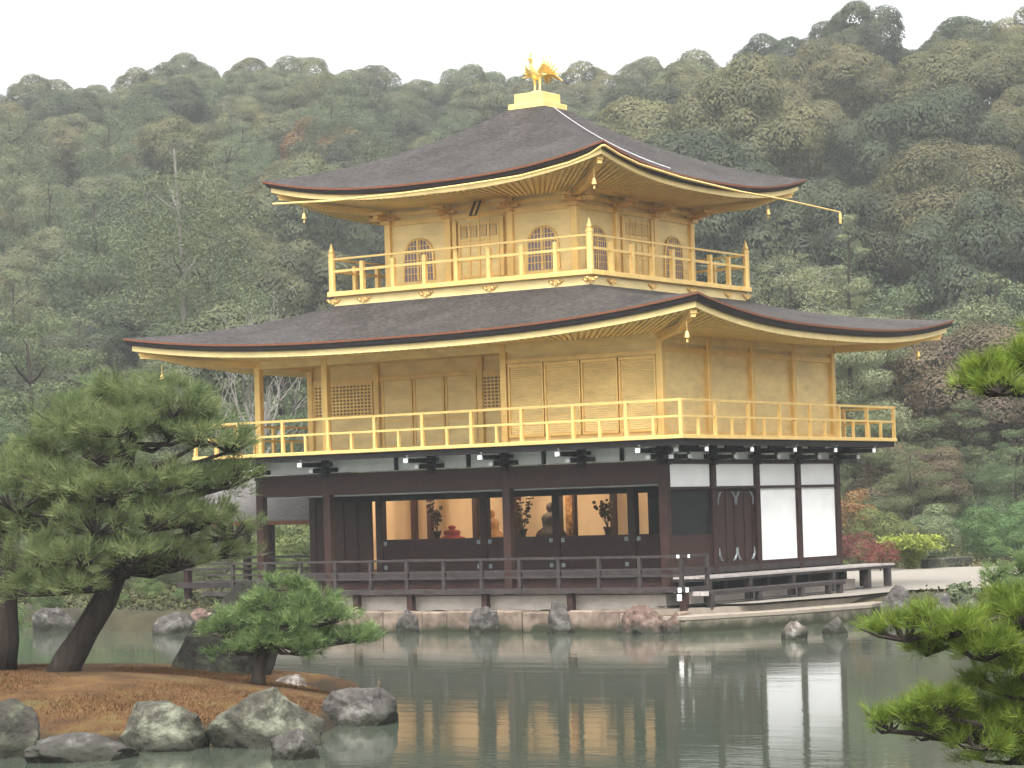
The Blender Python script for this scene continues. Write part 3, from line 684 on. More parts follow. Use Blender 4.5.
# phoenix on the roof plinth
PH = empty('phoenix_statue', (CX3, CY3, 13.12), 'gilded phoenix with raised wings on the stepped plinth at the roof peak', 'statue')
GB = M('bright_gold', (.86,.62,.22), .35, .5, .08, 10)
b = MB(); 
b.tube([(0,.30,.50),(0,.20,.52),(0,.05,.50),(0,-.10,.50),(0,-.20,.58),(0,-.24,.70),(0,-.23,.80),(0,-.27,.87),(0,-.34,.88),(0,-.45,.85)], [.03,.08,.125,.12,.085,.055,.048,.06,.045,.008], 10)
b.build('body', GB, PH, smooth=True)
MB().tube([(0,-.27,.92),(0,-.22,1.0),(0,-.16,1.0)], [.03,.03,.008], 6).tube([(0,-.29,.92),(0,-.29,1.02),(0,-.26,1.06)], [.02,.025,.006], 6).build('crest', GB, PH)
for s_ in (-1, 1):
    MB().tube([(s_*.07,0,.45),(s_*.075,.03,.25),(s_*.075,0,.04)], [.05,.03,.024], 7).tube([(s_*.075,.03,.02),(s_*.075,-.12,.02)], [.022,.01], 6).build('leg', GB, PH)
    wg = MB()
    for k in range(7):
        tipv = (s_*(.27+.055*k), -.06+.05*k, 1.02-.035*k-.008*k*k); root = (s_*(.09+.01*k), -.10+.05*k, .56)
        mid = tuple((np.array(root)+np.array(tipv))/2+np.array([s_*.07,0,-.03]))
        wg.tube([root, mid, tipv], [.022,.036,.008], 6)
    wg.build('wing', GB, PH)
tw = MB()
for k in range(9):
    a0 = -.95+1.9*k/8; L = .62
    r0 = np.array((0,.26,.53)); tp = r0+np.array((math.sin(a0)*.30, L*math.cos(a0*.5), -.02-.10*abs(a0)))
    tw.tube([r0, (r0+tp)/2+np.array((0,0,.14)), tp], [.018,.038,.022], 6)
tw.build('tail', GB, PH)
MB().lathe((0,0,-.0), [(.2,0),(.2,.05),(.14,.08)], 12).build('pedestal', GB, PH)

# bells hanging from the eave corners
def bell(px, py, y_or, label):
    q = onp(px, py, *y_or); e_ = empty('wind_bell', q, label, 'bell', 'small bells hung from the roof corners')
    MB().lathe((0,0,-.16), [(.06,.02),(.055,.05),(.042,.12),(.03,.15),(.01,.17)], 10).build('bell', GOLD, e_)
    MB().tube([(0,0,.0),(0,0,.22)], .008, 5).build('hanger', GOLD, e_)
    MB().box(-.025,.025,-.004,.004,-.24,-.17).tube([(0,0,-.18),(0,0,-.1)], .006, 4).build('clapper', GOLD, e_)
bell(687, 331, (1,-1.95), 'tiny gold bell under the near corner of the lower roof')
bell(918, 351, (0,1.95), 'tiny gold bell under the far right corner of the lower roof')
bell(162, 374, (1,-1.95), 'tiny gold bell under the far left corner of the lower roof')
bell(594, 178, (1,-.6), 'tiny gold bell under the near corner of the upper roof')
bell(768, 209, (0,-1.0), 'tiny gold bell under the right corner of the upper roof')
bell(304, 213, (1,-.6), 'tiny gold bell under the left corner of the upper roof')

# ------------------------------------------------------------------ things inside the lit room
AL = empty('altar_table', (-6.6,4.2,1.26), 'long dark altar table inside the lamplit room', 'table')
MB().box(-3.4,3.4,-.3,.3,.62,.70).build('table_top', WOODB, AL)
for x in (-3.2,-1.1,1.1,3.2): MB().box(x-.06,x+.06,-.25,.25,0,.62).build('leg', WOODB, AL)
FLOW = M('flower_dark', (.05,.035,.02), .7); VASE = M('bronze_vase', (.03,.022,.018), .4, .5)
def vase(px, label, seed, h=.95):
    q = onp(px, 532, 1, 4.2); e_ = empty('flower_vase', (q[0],4.2,1.96), label, 'vase', 'vases of flowers on the altar')
    MB().lathe((0,0,0), [(.09,0),(.10,.03),(.07,.1),(.10,.2),(.13,.27)], 12).build('vase', VASE, e_, smooth=True)
    r_ = random.Random(seed); st = MB(); lf = MB()
    for k in range(8):
        a = Vector((0,0,.24)); d = Vector((r_.uniform(-.5,.5), r_.uniform(-.2,.2), 1)); L = r_.uniform(.35,1)*h
        p1 = a+d*L*.5; p2 = p1+Vector((d.x*.6, d.y, .8))*L*.45; st.tube([a,p1,p2], [.012,.009,.006], 4)
        for c in (p1, p2, (p1+p2)/2):
            for j in range(2):
                c2 = c+Vector((r_.uniform(-.07,.07), 0, r_.uniform(-.05,.06))); rr = r_.uniform(.035,.065)
                lf.lathe((c2.x,c2.y,c2.z), [(rr*.4,-rr*.7),(rr,-.1*rr),(rr*.8,rr*.5),(rr*.2,rr*.8)], 6)
    st.build('stems', FLOW, e_); lf.build('blossoms', FLOW, e_)
vase(437, 'leftmost of the three vases of dark flowers in the lit room', 1)
vase(523, 'middle vase of tall dark flowers beside the black seated figure', 2, 1.05)
vase(608, 'rightmost vase of dark flowers seen in the lit room', 3)
def figure(px, label, mat_, sc, y=4.45):
    q = onp(px, 532, 1, y); me = bpy.data.meshes.new('seated_figure')
    o = bpy.data.objects.new('seated_statue', me); COL.objects.link(o); o.location = (q[0], y, 1.96); tag(o, label, 'statue')
    bm = bmesh.new()
    pr = [(.40,.0),(.42,.08),(.36,.2),(.22,.30),(.23,.42),(.25,.55),(.20,.64),(.08,.69),(.075,.72),(.11,.78),(.115,.85),(.09,.92),(.03,.96)]
    rings = []
    for r_, z in pr:
        rings.append([bm.verts.new((r_*math.cos(a)*sc*1.1, r_*math.sin(a)*sc*.7, z*sc)) for a in np.linspace(0, 2*math.pi, 17)[:-1]])
    for i in range(len(rings)-1):
        for k in range(16): bm.faces.new((rings[i][k], rings[i][(k+1)%16], rings[i+1][(k+1)%16], rings[i+1][k]))
    bm.faces.new(rings[-1]); bm.faces.new(list(reversed(rings[0])))
    bm.to_mesh(me); bm.free(); me.polygons.foreach_set('use_smooth', np.ones(len(me.polygons), bool)); me.materials.append(mat_); return o
figure(551, 'dark seated statue silhouetted against the gold screen', M('dark_statue', (.025,.02,.018), .6), .95)
figure(452, 'low wide red lacquer ornament on the altar', M('red_lacquer', (.30,.05,.03), .5), .42).scale = (2.4,1,1)
figure(492, 'pale brown seated statue at the middle of the lit room', M('brown_statue', (.22,.12,.05), .6), .8)
br = onp(569, 515, 1, 4.9); BRO = empty('brocade_hanging', (br[0],4.9,3.2), 'orange and dark brocade cloth hanging inside the lit room', 'cloth')
MB().box(-.10,.10,-.01,.01,-1.3,-.05).build('cloth', M('brocade', (.20,.09,.03), .7, 0, .7, 9, col2=(.45,.25,.10)), BRO)
MB().tube([(-.14,0,-.04),(.14,0,-.04)], .015, 6).build('rod', WOODR, BRO)
# ceiling lamps of the room
for k, (x, lb) in enumerate(((-9.8,'westernmost'),(-6.4,'middle'),(-2.6,'easternmost'))):
    e_ = empty('ceiling_lamp', (x,4.0,3.6), '%s of the warm ceiling lamps lighting the gold room' % lb, 'lamp', 'ceiling lamps in the room')
    lm = bpy.data.materials.new('lamp_glow'); lm.use_nodes = True; pp = lm.node_tree.nodes['Principled BSDF']; pp.inputs['Emission Color'].default_value = (1,.72,.38,1); pp.inputs['Emission Strength'].default_value = 4
    MB().lathe((0,0,-.10), [(.10,0),(.14,.04),(.12,.1)], 12).build('lamp_shade', lm, e_)
    ld = bpy.data.lights.new('lamp_light', 'POINT'); ld.energy = 36; ld.color = (1.0,.74,.48); ld.shadow_soft_size = .15
    lo = bpy.data.objects.new('lamp_light', ld); COL.objects.link(lo); lo.parent = e_; lo.location = (0,0,-.20)

# ------------------------------------------------------------------ base, steps, landing
ST = M('pond_edge_stone', (.105,.075,.057), .85, 0, .45, 2.0, bump=.6, bdist=.05, col2=(.225,.175,.138))
def algae(m, z0, z1, c=(.022,.024,.012)):
    t = m.node_tree; p = t.nodes['Principled BSDF']; src = p.inputs['Base Color'].links[0].from_socket
    g_ = t.nodes.new('ShaderNodeNewGeometry'); sx = t.nodes.new('ShaderNodeSeparateXYZ'); t.links.new(g_.outputs['Position'], sx.inputs[0])
    n_ = t.nodes.new('ShaderNodeTexNoise'); n_.inputs['Scale'].default_value = 2.2; n_.inputs['Detail'].default_value = 8; t.links.new(g_.outputs['Position'], n_.inputs['Vector'])
    ma = t.nodes.new('ShaderNodeMath'); ma.operation = 'MULTIPLY_ADD'; ma.inputs[1].default_value = -.55; t.links.new(n_.outputs[0], ma.inputs[0]); t.links.new(sx.outputs[2], ma.inputs[2])
    mr = t.nodes.new('ShaderNodeMapRange'); mr.inputs[1].default_value = z0-.27; mr.inputs[2].default_value = z1-.27; mr.inputs[3].default_value = 1; mr.inputs[4].default_value = 0; t.links.new(ma.outputs[0], mr.inputs[0])
    mx = t.nodes.new('ShaderNodeMix'); mx.data_type = 'RGBA'; mx.inputs[7].default_value = (*c, 1); t.links.new(mr.outputs[0], mx.inputs[0]); t.links.new(src, mx.inputs[6]); t.links.new(mx.outputs[2], p.inputs['Base Color'])
algae(ST, .02, .20)
def cut_stone_wall():
    mb = MB(); x = -12.6; r_ = random.Random(3)
    while x < 1.2:
        L = r_.uniform(.7,1.5); x1 = min(x+L, 1.25); o = r_.uniform(-.04,.05)
        mb.box(x+.006,x1-.006,-1.72+o,-1.2,-.4,.40+r_.uniform(-.03,.04)); x = x1
    return mb
W_ = cut_stone_wall().build('embankment_wall', ST, None, bevel=.035); tag(W_, 'low pinkish cut stone embankment under the pavilion veranda', 'wall')
PB = MB().box(-LX-.4,.42,-.80,LY+.1,.2,.74).build('plinth_base', BASEP); tag(PB, 'pale plastered plinth the pavilion stands on', 'plinth')
# ground shelf behind the stone wall
tag(MB().box(-LX-.9,1.2,-1.22,-.2,.1,.37).build('bank_shelf', GRAVEL), 'narrow gravel shelf behind the embankment stones', 'ground', kind='structure')
VB = empty('veranda_bench', (.6,4.6,.5), 'long pale topped wooden veranda platform running past the house corner', 'platform')
vo = (.6,4.6,.5)
vb = MB()
for k in range(5): vb.box(.13+k*.18,.30+k*.18,.03,9.65,1.045,1.09)
vb.build('planks', WOODT, VB, vo)
MB().box(.10,1.0,.05,9.6,.98,1.043).build('frame', WOODG, VB, vo)
for y in (.2,2.1,4.2,6.3,8.25,9.4):
    for x in (.92, .25): MB().box(x-.075,x+.075,y-.075,y+.075,.52,.98).build('leg', WOODG, VB, vo)
MB().box(.15,.2,.1,8.5,.55,.98).build('back_board', WOODB, VB, vo)
SP = empty('wooden_step', (1.3,2.7,.5), 'lower grey wooden step in front of the veranda platform', 'step'); po = (1.3,2.7,.5)
MB().box(1.04,1.44,-.72,6.0,.70,.80).build('tread', WOODG, SP, po, bevel=.01)
MB().box(1.02,1.46,-.735,-.72,.70,.80).build('board_end', WOODT, SP, po)
for y in (-.5,1.7,3.8,5.2,5.8): MB().box(1.32,1.44,y-.07,y+.07,.40,.70).build('leg', WOODG, SP, po)
PAV_ = M('paving', (.19,.162,.13), .8, 0, .15, 3, bump=.2, world=True)
PQ = [(.9,-1.74),(1.45,-1.72),(2.55,1.0),(3.05,4.0),(2.75,5.2),(1.0,5.2)]
LS = empty('stone_landing', (1.8,1.5,0), 'flat stone boat landing slab beside the wooden steps', 'landing')
MB().prism(PQ, -.5, .20).build('side_blocks', M('landing_stone', (.07,.062,.05), .85, 0, .5, 3, bump=.5, col2=(.18,.16,.12)), LS, (1.8,1.5,0), bevel=.015)
MB().prism([(1.8+(x-1.8)*1.015, 1.5+(y-1.5)*1.01) for x, y in PQ], .202, .31).build('top_slab', PAV_, LS, (1.8,1.5,0), bevel=.02)
tag(MB().prism([(-.2,-1.0),(1.25,-1.05),(1.95,1.0),(2.40,4.2),(2.2,8.2),(-.2,8.2)], .1, .437).build('paved_terrace', PAV_), 'pale paved strip under the wooden steps', 'paving', kind='structure')

algae(bpy.data.materials['landing_stone'], .02, .22)
# ------------------------------------------------------------------ rocks
def rock_mat(name, c, lich, amt=.55, brown=None):
    m = M(name, c, .8, 0, .5, 5.0, bump=1.0, bdist=.10, detail=10)
    if m.get('lich'): return m
    m['lich'] = 1; t = m.node_tree; p = t.nodes['Principled BSDF']; cr = [n_ for n_ in t.nodes if n_.type == 'VALTORGB'][0]; tc = [n_ for n_ in t.nodes if n_.type == 'TEX_COORD'][0]
    n2 = t.nodes.new('ShaderNodeTexNoise'); n2.inputs['Scale'].default_value = 2.4; n2.inputs['Detail'].default_value = 10; n2.inputs['Roughness'].default_value = .7; t.links.new(tc.outputs['Object'], n2.inputs['Vector'])
    mr = t.nodes.new('ShaderNodeMapRange'); mr.inputs[1].default_value = amt-.04; mr.inputs[2].default_value = amt+.10; t.links.new(n2.outputs[0], mr.inputs[0])
    mx = t.nodes.new('ShaderNodeMix'); mx.data_type = 'RGBA'; mx.inputs[7].default_value = (*lich, 1); t.links.new(mr.outputs[0], mx.inputs[0]); t.links.new(cr.outputs[0], mx.inputs[6]); t.links.new(mx.outputs[2], p.inputs['Base Color'])
    return m
RK_L = rock_mat('lichen_rock', (.050,.048,.036), (.150,.155,.112), .52)
RK_D = rock_mat('dark_rock', (.032,.030,.024), (.085,.09,.055), .56)
RK_G = rock_mat('grey_rock', (.055,.050,.046), (.145,.14,.125), .56)
RK_P = rock_mat('pink_rock', (.095,.062,.050), (.15,.12,.10), .57)
RK_W = rock_mat('pale_rock', (.115,.097,.08), (.28,.265,.24), .52)
for m_ in (RK_L, RK_D, RK_G, RK_P, RK_W): algae(m_, .02, .20, (.020,.020,.014))
algae(MOSS, .06, .20, (.020,.014,.008))
def rock(label, cx, cy, wpx, hpx, mat_, seed, zw=0., D=None, deep=.6, skew=0., cat='rock', group=None):
    """centre pixel cx, waterline pixel cy, width and height in pixels; stands on z=zw"""
    q = onp(cx, cy, 2, zw); sc = FPX/proj(q)[2]; W2 = wpx/sc/2; H2 = hpx/sc
    bm = bmesh.new(); bmesh.ops.create_icosphere(bm, subdivisions=5, radius=1); r_ = random.Random(seed)
    planes = []
    for _ in range(17):
        d = Vector((r_.gauss(0,1), r_.gauss(0,1), r_.gauss(.15,.8))).normalized(); planes.append((d, r_.uniform(.58,.90)))
    off = Vector((seed*3.7, seed*1.3, seed*.7))
    for v_ in bm.verts:
        p_ = v_.co.copy(); p_ = Vector([math.copysign(abs(q_)**.86, q_) for q_ in p_])*.93
        for d, h in planes:
            e_ = p_.dot(d)-h
            if e_ > 0: p_ -= d*e_*.92
        nz_ = mnoise.fractal(p_*1.6+off, 1.0, 2.0, 6)
        rd = abs(mnoise.noise(p_*3.1+off*2))
        p_ *= 1+.12*nz_-.13*rd-.05*abs(mnoise.noise(p_*7+off))+.035*mnoise.noise(p_*13+off)
        v_.co = p_
    zs = [v_.co.z for v_ in bm.verts]; xs = [v_.co.x for v_ in bm.verts]; zx = max(zs); xx = (max(xs)-min(xs))/2; xm = (max(xs)+min(xs))/2
    for v_ in bm.verts:
        x, y, z = v_.co; z = z/zx*H2 if z > 0 else z*deep
        x_ = (x-xm)/xx*W2 + skew*max(0, z); y_ = y/xx*W2*.72
        v_.co = Vector((x_*HR[0]+y_*HF[0], x_*HR[1]+y_*HF[1], z))
    me = bpy.data.meshes.new('rock'); bm.to_mesh(me); bm.free(); me.polygons.foreach_set('use_smooth', np.ones(len(me.polygons), bool))
    o = link_mesh('rock', me, mat_); o.location = (q[0]+HF[0]*W2*.55, q[1]+HF[1]*W2*.55, zw); tag(o, label, cat, group)
    return o
rock('mossy dark rock cut by the left edge at the front of the islet', 0, 754, 78, 54, RK_D, 11)
rock('flat low grey slab at the front edge of the islet', 78, 757, 110, 22, RK_G, 12)
rock('pale lichen covered angular boulder at the front of the islet', 154, 747, 106, 44, RK_L, 13)
rock('large rounded lichen boulder at the islet tip', 262, 744, 122, 56, RK_L, 14)
rock('small grey stone in the water before the largest islet boulder', 294, 755, 52, 26, RK_G, 15)
rock('jagged grey rock reaching furthest right off the islet tip', 355, 722, 84, 34, RK_G, 16)
rock('pale stone behind the largest islet boulder', 287, 697, 42, 22, RK_W, 17, zw=.05)
rock('big dark slanting boulder behind the small pine', 214, 684, 112, 104, RK_D, 23, zw=.2, skew=.45)
# shore of the pavilion
for k, (lb, x, y, w_, h_, m_) in enumerate((
    ('grey stone in the embankment farthest left under the railing', 409, 632, 26, 22, RK_G), ('rounded grey stone set in the embankment under the second post', 487, 632, 36, 26, RK_G),
    ('upright dark grey stone set in the middle of the embankment', 562, 632, 30, 32, RK_G), ('broad pink rock at the right end of the embankment', 648, 632, 62, 28, RK_P),
    ('low dark wet stone in front of the pink rock', 632, 636, 32, 10, RK_D), ('pale pink block between pink rock and landing', 674, 631, 24, 20, RK_P))):
    o_ = rock(lb, x, y, w_, h_, m_, 30+k)
    q_ = onp(x, y-4, 1, -1.72); o_.location = (q_[0], -1.74, -.02)
rock('white topped stone standing in the water by the landing', 796, 637, 28, 16, RK_W, 41)
rock('squat yellow stained stone in the water right of the white one', 836, 632, 26, 16, RK_G, 42)
for k, (lb, x, y, w_, h_, m_) in enumerate((
    ('tall grey upright rock at the end of the landing', 899, 612, 36, 27, RK_G), ('dark round stone beside the tall shore rock', 921, 611, 20, 18, RK_D),
    ('grey boulder among the shore rocks behind the bright pine', 942, 613, 38, 20, RK_G), ('brownish stone in the row of shore rocks', 955, 606, 26, 12, RK_P),
    ('pale stone under the little round shrub', 968, 607, 30, 14, RK_G), ('low dark stone at the right end of the shore rocks', 1000, 608, 36, 14, RK_D))):
    rock(lb, x, y, w_, h_, m_, 50+k, zw=.1)
for k, (lb, x, y, w_, h_, m_) in enumerate((
    ('pale grey pointed rock on the far left bank behind the pine trunk', 52, 629, 44, 22, RK_G), ('rounded grey rock on the far bank right of the pine trunk', 112, 624, 54, 16, RK_D),
    ('low grey rock at the water under the veranda left end', 172, 632, 44, 20, RK_G), ('brownish rock tucked under the veranda left corner', 200, 630, 34, 22, RK_P))):
    rock(lb, x, y, w_, h_, m_, 60+k)

# ------------------------------------------------------------------ foliage builders
def quads_from(pts, nrm, size, rng, aspect=.55):
    n = len(pts); a = rng.normal(size=(n,3)); nrm = nrm/np.maximum(np.linalg.norm(nrm, axis=1, keepdims=True), 1e-6)
    u = np.cross(nrm, a); u /= np.maximum(np.linalg.norm(u, axis=1, keepdims=True), 1e-6); v_ = np.cross(nrm, u)
    s = size*rng.uniform(.6,1.3,(n,1))
    V = np.stack([pts-u*s, pts-v_*s*aspect+nrm*s*.12, pts+u*s, pts+v_*s*aspect+nrm*s*.12], 1).reshape(-1,3)
    return V, np.arange(4*n).reshape(-1,4)
def lobed_crown(name, seed, R, zc, squash, nl, nleaf, leaf, mat_, lr=(.26,.42), low=-.35):
    rng = np.random.default_rng(seed); L = []
    L.append((np.array([0,0,zc]), R*.62))
    i = 0
    while len(L) < nl:
        d = rng.normal(size=3); d /= np.linalg.norm(d)
        if d[2] < low: continue
        r_ = R*rng.uniform(*lr); rad = R*rng.uniform(.55,.80)
        L.append((np.array([d[0]*rad, d[1]*rad, zc+d[2]*rad*squash]), r_))
    w_ = np.array([r_*r_ for _, r_ in L]); cnt = (nleaf*w_/w_.sum()).astype(int); P_, N_ = [], []
    for (c, r_), m in zip(L, cnt):
        d = rng.normal(size=(m,3)); d /= np.linalg.norm(d, axis=1, keepdims=True); d[:,2] = np.where(d[:,2] < -.3, -d[:,2], d[:,2])
        p_ = c+d*r_*rng.uniform(.84,1.04,(m,1))*np.array([1,1,.82])
        keep = np.ones(m, bool)
        for c2, r2 in L:
            if c2 is c: continue
            keep &= np.linalg.norm((p_-c2)/np.array([1,1,.82]), axis=1) > r2*.72
        P_.append(p_[keep]); N_.append((d+rng.normal(size=d.shape)*.16+np.array([0,0,.15]))[keep])
    m = int(nleaf*.16); d = rng.normal(size=(m,3)); d /= np.linalg.norm(d, axis=1, keepdims=True)       # inner leaves
    P_.append(np.array([0,0,zc-.05*R])+d*R*.78*rng.random((m,1))**(1/3)*np.array([1,1,squash*.9])); N_.append(d+rng.normal(size=d.shape)*.6)
    V, F = quads_from(np.concatenate(P_), np.concatenate(N_), leaf, rng)
    me = np_mesh(name, V, F); me.materials.append(mat_); return me
def tiered_crown(name, seed, H, R, z0, ntier, nleaf, leaf, mat_, flat=.28, spire=False, pr=(.35,.6)):
    """conifer: loose flat pads round a stem"""
    rng = np.random.default_rng(seed); P_, N_ = [], []
    pads = []
    for k in range(ntier):
        t_ = (k+.5)/ntier; z = z0+(H-z0)*t_; rr = R*((1-t_)**.7 if spire else (1-t_**2.2)**.6)*rng.uniform(.75,1.15)+.15*R*(not spire)
        m = max(2, int(5*rr/R+1)); a0 = rng.uniform(0, 6.28)
        for j in range(m):
            a = a0+6.283*j/m+rng.normal(0,.3); d = rr*rng.uniform(.35,.85); pads.append((np.array([math.cos(a)*d, math.sin(a)*d, z+rng.normal(0,.25)]), max(.35, rr*rng.uniform(*pr))))
    pads.append((np.array([0,0,H-.25]), .30 if spire else .35*R*.6))
    w_ = np.array([r_*r_ for _, r_ in pads]); cnt = (nleaf*w_/w_.sum()).astype(int)
    for (c, r_), m in zip(pads, cnt):
        d = rng.normal(size=(m,3)); d /= np.linalg.norm(d, axis=1, keepdims=True); rad = rng.uniform(.25,1.05,(m,1))**.6
        P_.append(c+d*rad*r_*np.array([1,1,flat+.12])); N_.append(d*np.array([.6,.6,1])+rng.normal(size=d.shape)*.5+np.array([0,0,.5]))
    V, F = quads_from(np.concatenate(P_), np.concatenate(N_), leaf, rng, .3)
    me = np_mesh(name, V, F); me.materials.append(mat_); return me
BARK = M('bark', (.028,.021,.017), .9, 0, .45, 5, (3,3,.6), .9, bdist=.04)
BARKP = M('pale_bark', (.13,.12,.105), .9, 0, .3, 4, (3,3,.6), .5)
def trunk_mesh(name, seed, h, r0, spread, nlimb, mat_, top=.25):
    r_ = random.Random(seed); mb = MB(); pts = [Vector((0,0,-.5))]; x = y = 0
    for k in range(1, 7): x += r_.uniform(-.12,.12)*h/10; y += r_.uniform(-.12,.12)*h/10; pts.append(Vector((x, y, h*k/6)))
    mb.tube(pts, [r0*1.25]+[r0*(1-(1-top)*k/6) for k in range(1,7)], 7)
    for k in range(nlimb):
        j = r_.choice((2,3,4,5)); a = r_.uniform(0,6.28); L = spread*r_.uniform(.5,.9); p0 = pts[j]
        mb.tube([p0, p0+Vector((math.cos(a)*L*.5, math.sin(a)*L*.5, L*.3)), p0+Vector((math.cos(a)*L, math.sin(a)*L, L*.75))], [r0*.4, r0*.28, r0*.1], 5)
    me = bpy.data.meshes.new(name); me.from_pydata(mb.v, [], mb.f); me.update(); me.materials.append(mat_); return me
LF_OL = leaf_mat('olive_leaves', (.058,.060,.026), (.140,.132,.056), .38, .5, hvar=.02)  # olive and grey green lifted paler: part of the hill's haze is in the colour
LF_GG = leaf_mat('grey_green_leaves', (.054,.064,.032), (.122,.134,.062), .38, .5, hvar=.025)
LF_DK = leaf_mat('dark_leaves', (.026,.034,.018), (.066,.078,.038), .38, .5, hvar=.025)  # deep green, darkened further to carry the shadow of the lower slope
LF_PN = leaf_mat('hill_pine_needles', (.052,.072,.036), (.125,.150,.070), .2, .8, orange=(.14,.09,.04,.66), hvar=.03)
LF_RD = leaf_mat('red_autumn_leaves', (.085,.026,.020), (.16,.05,.035), .3, 1.2, hvar=.02)
LF_OR = leaf_mat('rust_leaves', (.13,.06,.025), (.17,.10,.035), .3, .8, hvar=.02)
def mesh_top(me): return max(v_.co.z for v_ in me.vertices)
PROTO = {}; PTOP = {}
for nm, mat_ in (('ol', LF_OL), ('gg', LF_GG), ('dk', LF_DK)):
    for k in range(3):
        PROTO[nm, k] = (lobed_crown('crown', 100+k+ord(nm[0]), 4.6, 6.3, .85, 34, 46000, .105, mat_), trunk_mesh('trunk', k, 6.5, .28, 4, 4, BARK))
for k in range(3):
    PROTO['pn', k] = (tiered_crown('crown', 200+k, 11.5, 3.6, 2.6, 13, 42000, .095, LF_PN), trunk_mesh('trunk', 20+k, 10.8, .22, 2.4, 8, BARK))
def place_tree(name, proto, x, y, z, s, rz, label, cat='tree', group=None, sz=1.0):
    e_ = empty(name, (x, y, z), label, cat, group); e_.rotation_euler = (0,0,rz); e_.scale = (s, s, s*sz)
    for nm, me in zip(('crown','trunk'), proto):
        if me is None: continue
        o = bpy.data.objects.new(nm, me); COL.objects.link(o); o.parent = e_
    return e_

for k_, pr_ in PROTO.items(): PTOP[k_] = mesh_top(pr_[0])
# ------------------------------------------------------------------ the wooded hill
rh = random.Random(21); placed = []
BLD = [(130,352),(262,300),(330,262),(262,186),(500,108),(560,104),(800,182),(745,300),(950,325),(893,445),(838,560),(205,600),(205,460)]
def hidden(x, y, ztop, R):
    """crown wholly behind the pavilion"""
    X1, Y1, D = proj((x, y, ztop)); r_ = R*FPX/D
    pts_ = np.array([(X1, Y1), (X1-r_*.7, Y1+r_), (X1+r_*.7, Y1+r_), (X1, Y1+r_*.5), (X1-r_*.5, Y1+r_*.3), (X1+r_*.5, Y1+r_*.3)])
    return bool((sdist(pts_[:,0], pts_[:,1], BLD) > 6).all())
LAB = {'ol': ('olive tinted broadleaf tree with billowing crown on the hillside %s', 'olive broadleaf trees on the hillside %s'),
       'gg': ('grey green broadleaf tree with rounded crown on the hillside %s', 'grey green broadleaf trees on the hillside %s'),
       'dk': ('deep green broadleaf tree in the hazy wood %s', 'deep green broadleaf trees in the wood %s'),
       'pn': ('loose branched pine tree on the hazy hillside %s', 'pines on the hillside %s')}
def put_hill(X, D, s, right, ztop=None):  # one tree of the wood
    x, y = from_polar(X, D); z = float(hill_z(np.array(x), np.array(y)))
    rad = 4.6*s*1.12
    rr = rh.random()
    if right: kd = 'ol' if rr < .62 else 'gg' if rr < .78 else 'dk' if rr < .92 else 'pn'
    else: kd = 'gg' if rr < .40 else 'dk' if rr < .58 else 'ol' if rr < .72 else 'pn'
    if D < float(hillparams(np.array(X))[1])+62 and (right or X < 230) and ztop is None: kd = 'pn' if rr < .22 else 'dk'  # hill foot mostly dark leaved: its shade is put into the leaf colour
    if ztop is not None and kd == 'pn': kd = 'gg'
    placed.append((x, y, rad))
    var_ = rh.randrange(3); ht = PTOP[kd, var_]
    side = 'right of the pavilion' if X > 740 else 'left of the pavilion' if X < 330 else 'above the pavilion roof'
    nm = 'pine_tree' if kd == 'pn' else 'broadleaf_tree'; zb = z-.6; szv = rh.uniform(.82,1.28)
    if ztop is None:
        top = ht*s*szv; lim = float(dep(X, float(np.interp(X, SKYX, SKYY))+14, D)[2])
        if zb+top > lim: szv = max(.7, (lim-zb)/(ht*s)); zb = min(zb, lim-ht*s*szv)
    if ztop is not None: zb = ztop-ht*s
    place_tree(nm, PROTO[kd, var_], x, y, zb, s, rh.uniform(0,6.28), LAB[kd][0] % side, 'tree', LAB[kd][1] % side, 1.0 if ztop is not None else szv)
X = -75
while X < 1110:
    Dr = float(hillparams(np.array(X))[0]); D = Dr-rh.uniform(17,24); s = rh.uniform(.8,1.1)
    put_hill(X, D, s, X > 640, float(dep(X, float(np.interp(X, SKYX, SKYY))+rh.uniform(9,28), D)[2])); X += s*4.6*1.7*FPX/D
X = -60
while X < 1100:
    Dr = float(hillparams(np.array(X))[0]); D = Dr-rh.uniform(0,14); s = rh.uniform(.72,1.1)
    yt = float(np.interp(X, SKYX, SKYY))+rh.uniform(-9,4)
    put_hill(X, D, s, X > 640, float(dep(X, yt, D)[2])); X += s*4.6*1.55*FPX/D
tries = 0
while tries < 9000 and len(placed) < 285:
    tries += 1
    X = rh.uniform(-90, 1120); Dr, D0, zr = [float(q) for q in hillparams(np.array(X))]
    u_ = rh.random(); D = D0+6+(Dr-12-D0-6)*u_
    x, y = from_polar(X, D); right = X > 640
    s = rh.uniform(.72,1.22)*(1.12 if right else .88)
    if right and rh.random() < .2: s *= 1.15
    rad = 4.6*s*1.12
    if any((x-a)**2+(y-b_)**2 < ((rad+r2)*.74)**2 for a, b_, r2 in placed): continue
    z = float(hill_z(np.array(x), np.array(y)))
    if hidden(x, y, z+10*s, 4.6*s): 
        placed_hidden = True; 
        placed.append((x, y, rad)) if False else None
        continue
    put_hill(X, D, s, right)
print('hill trees', len(placed), 'tries', tries)
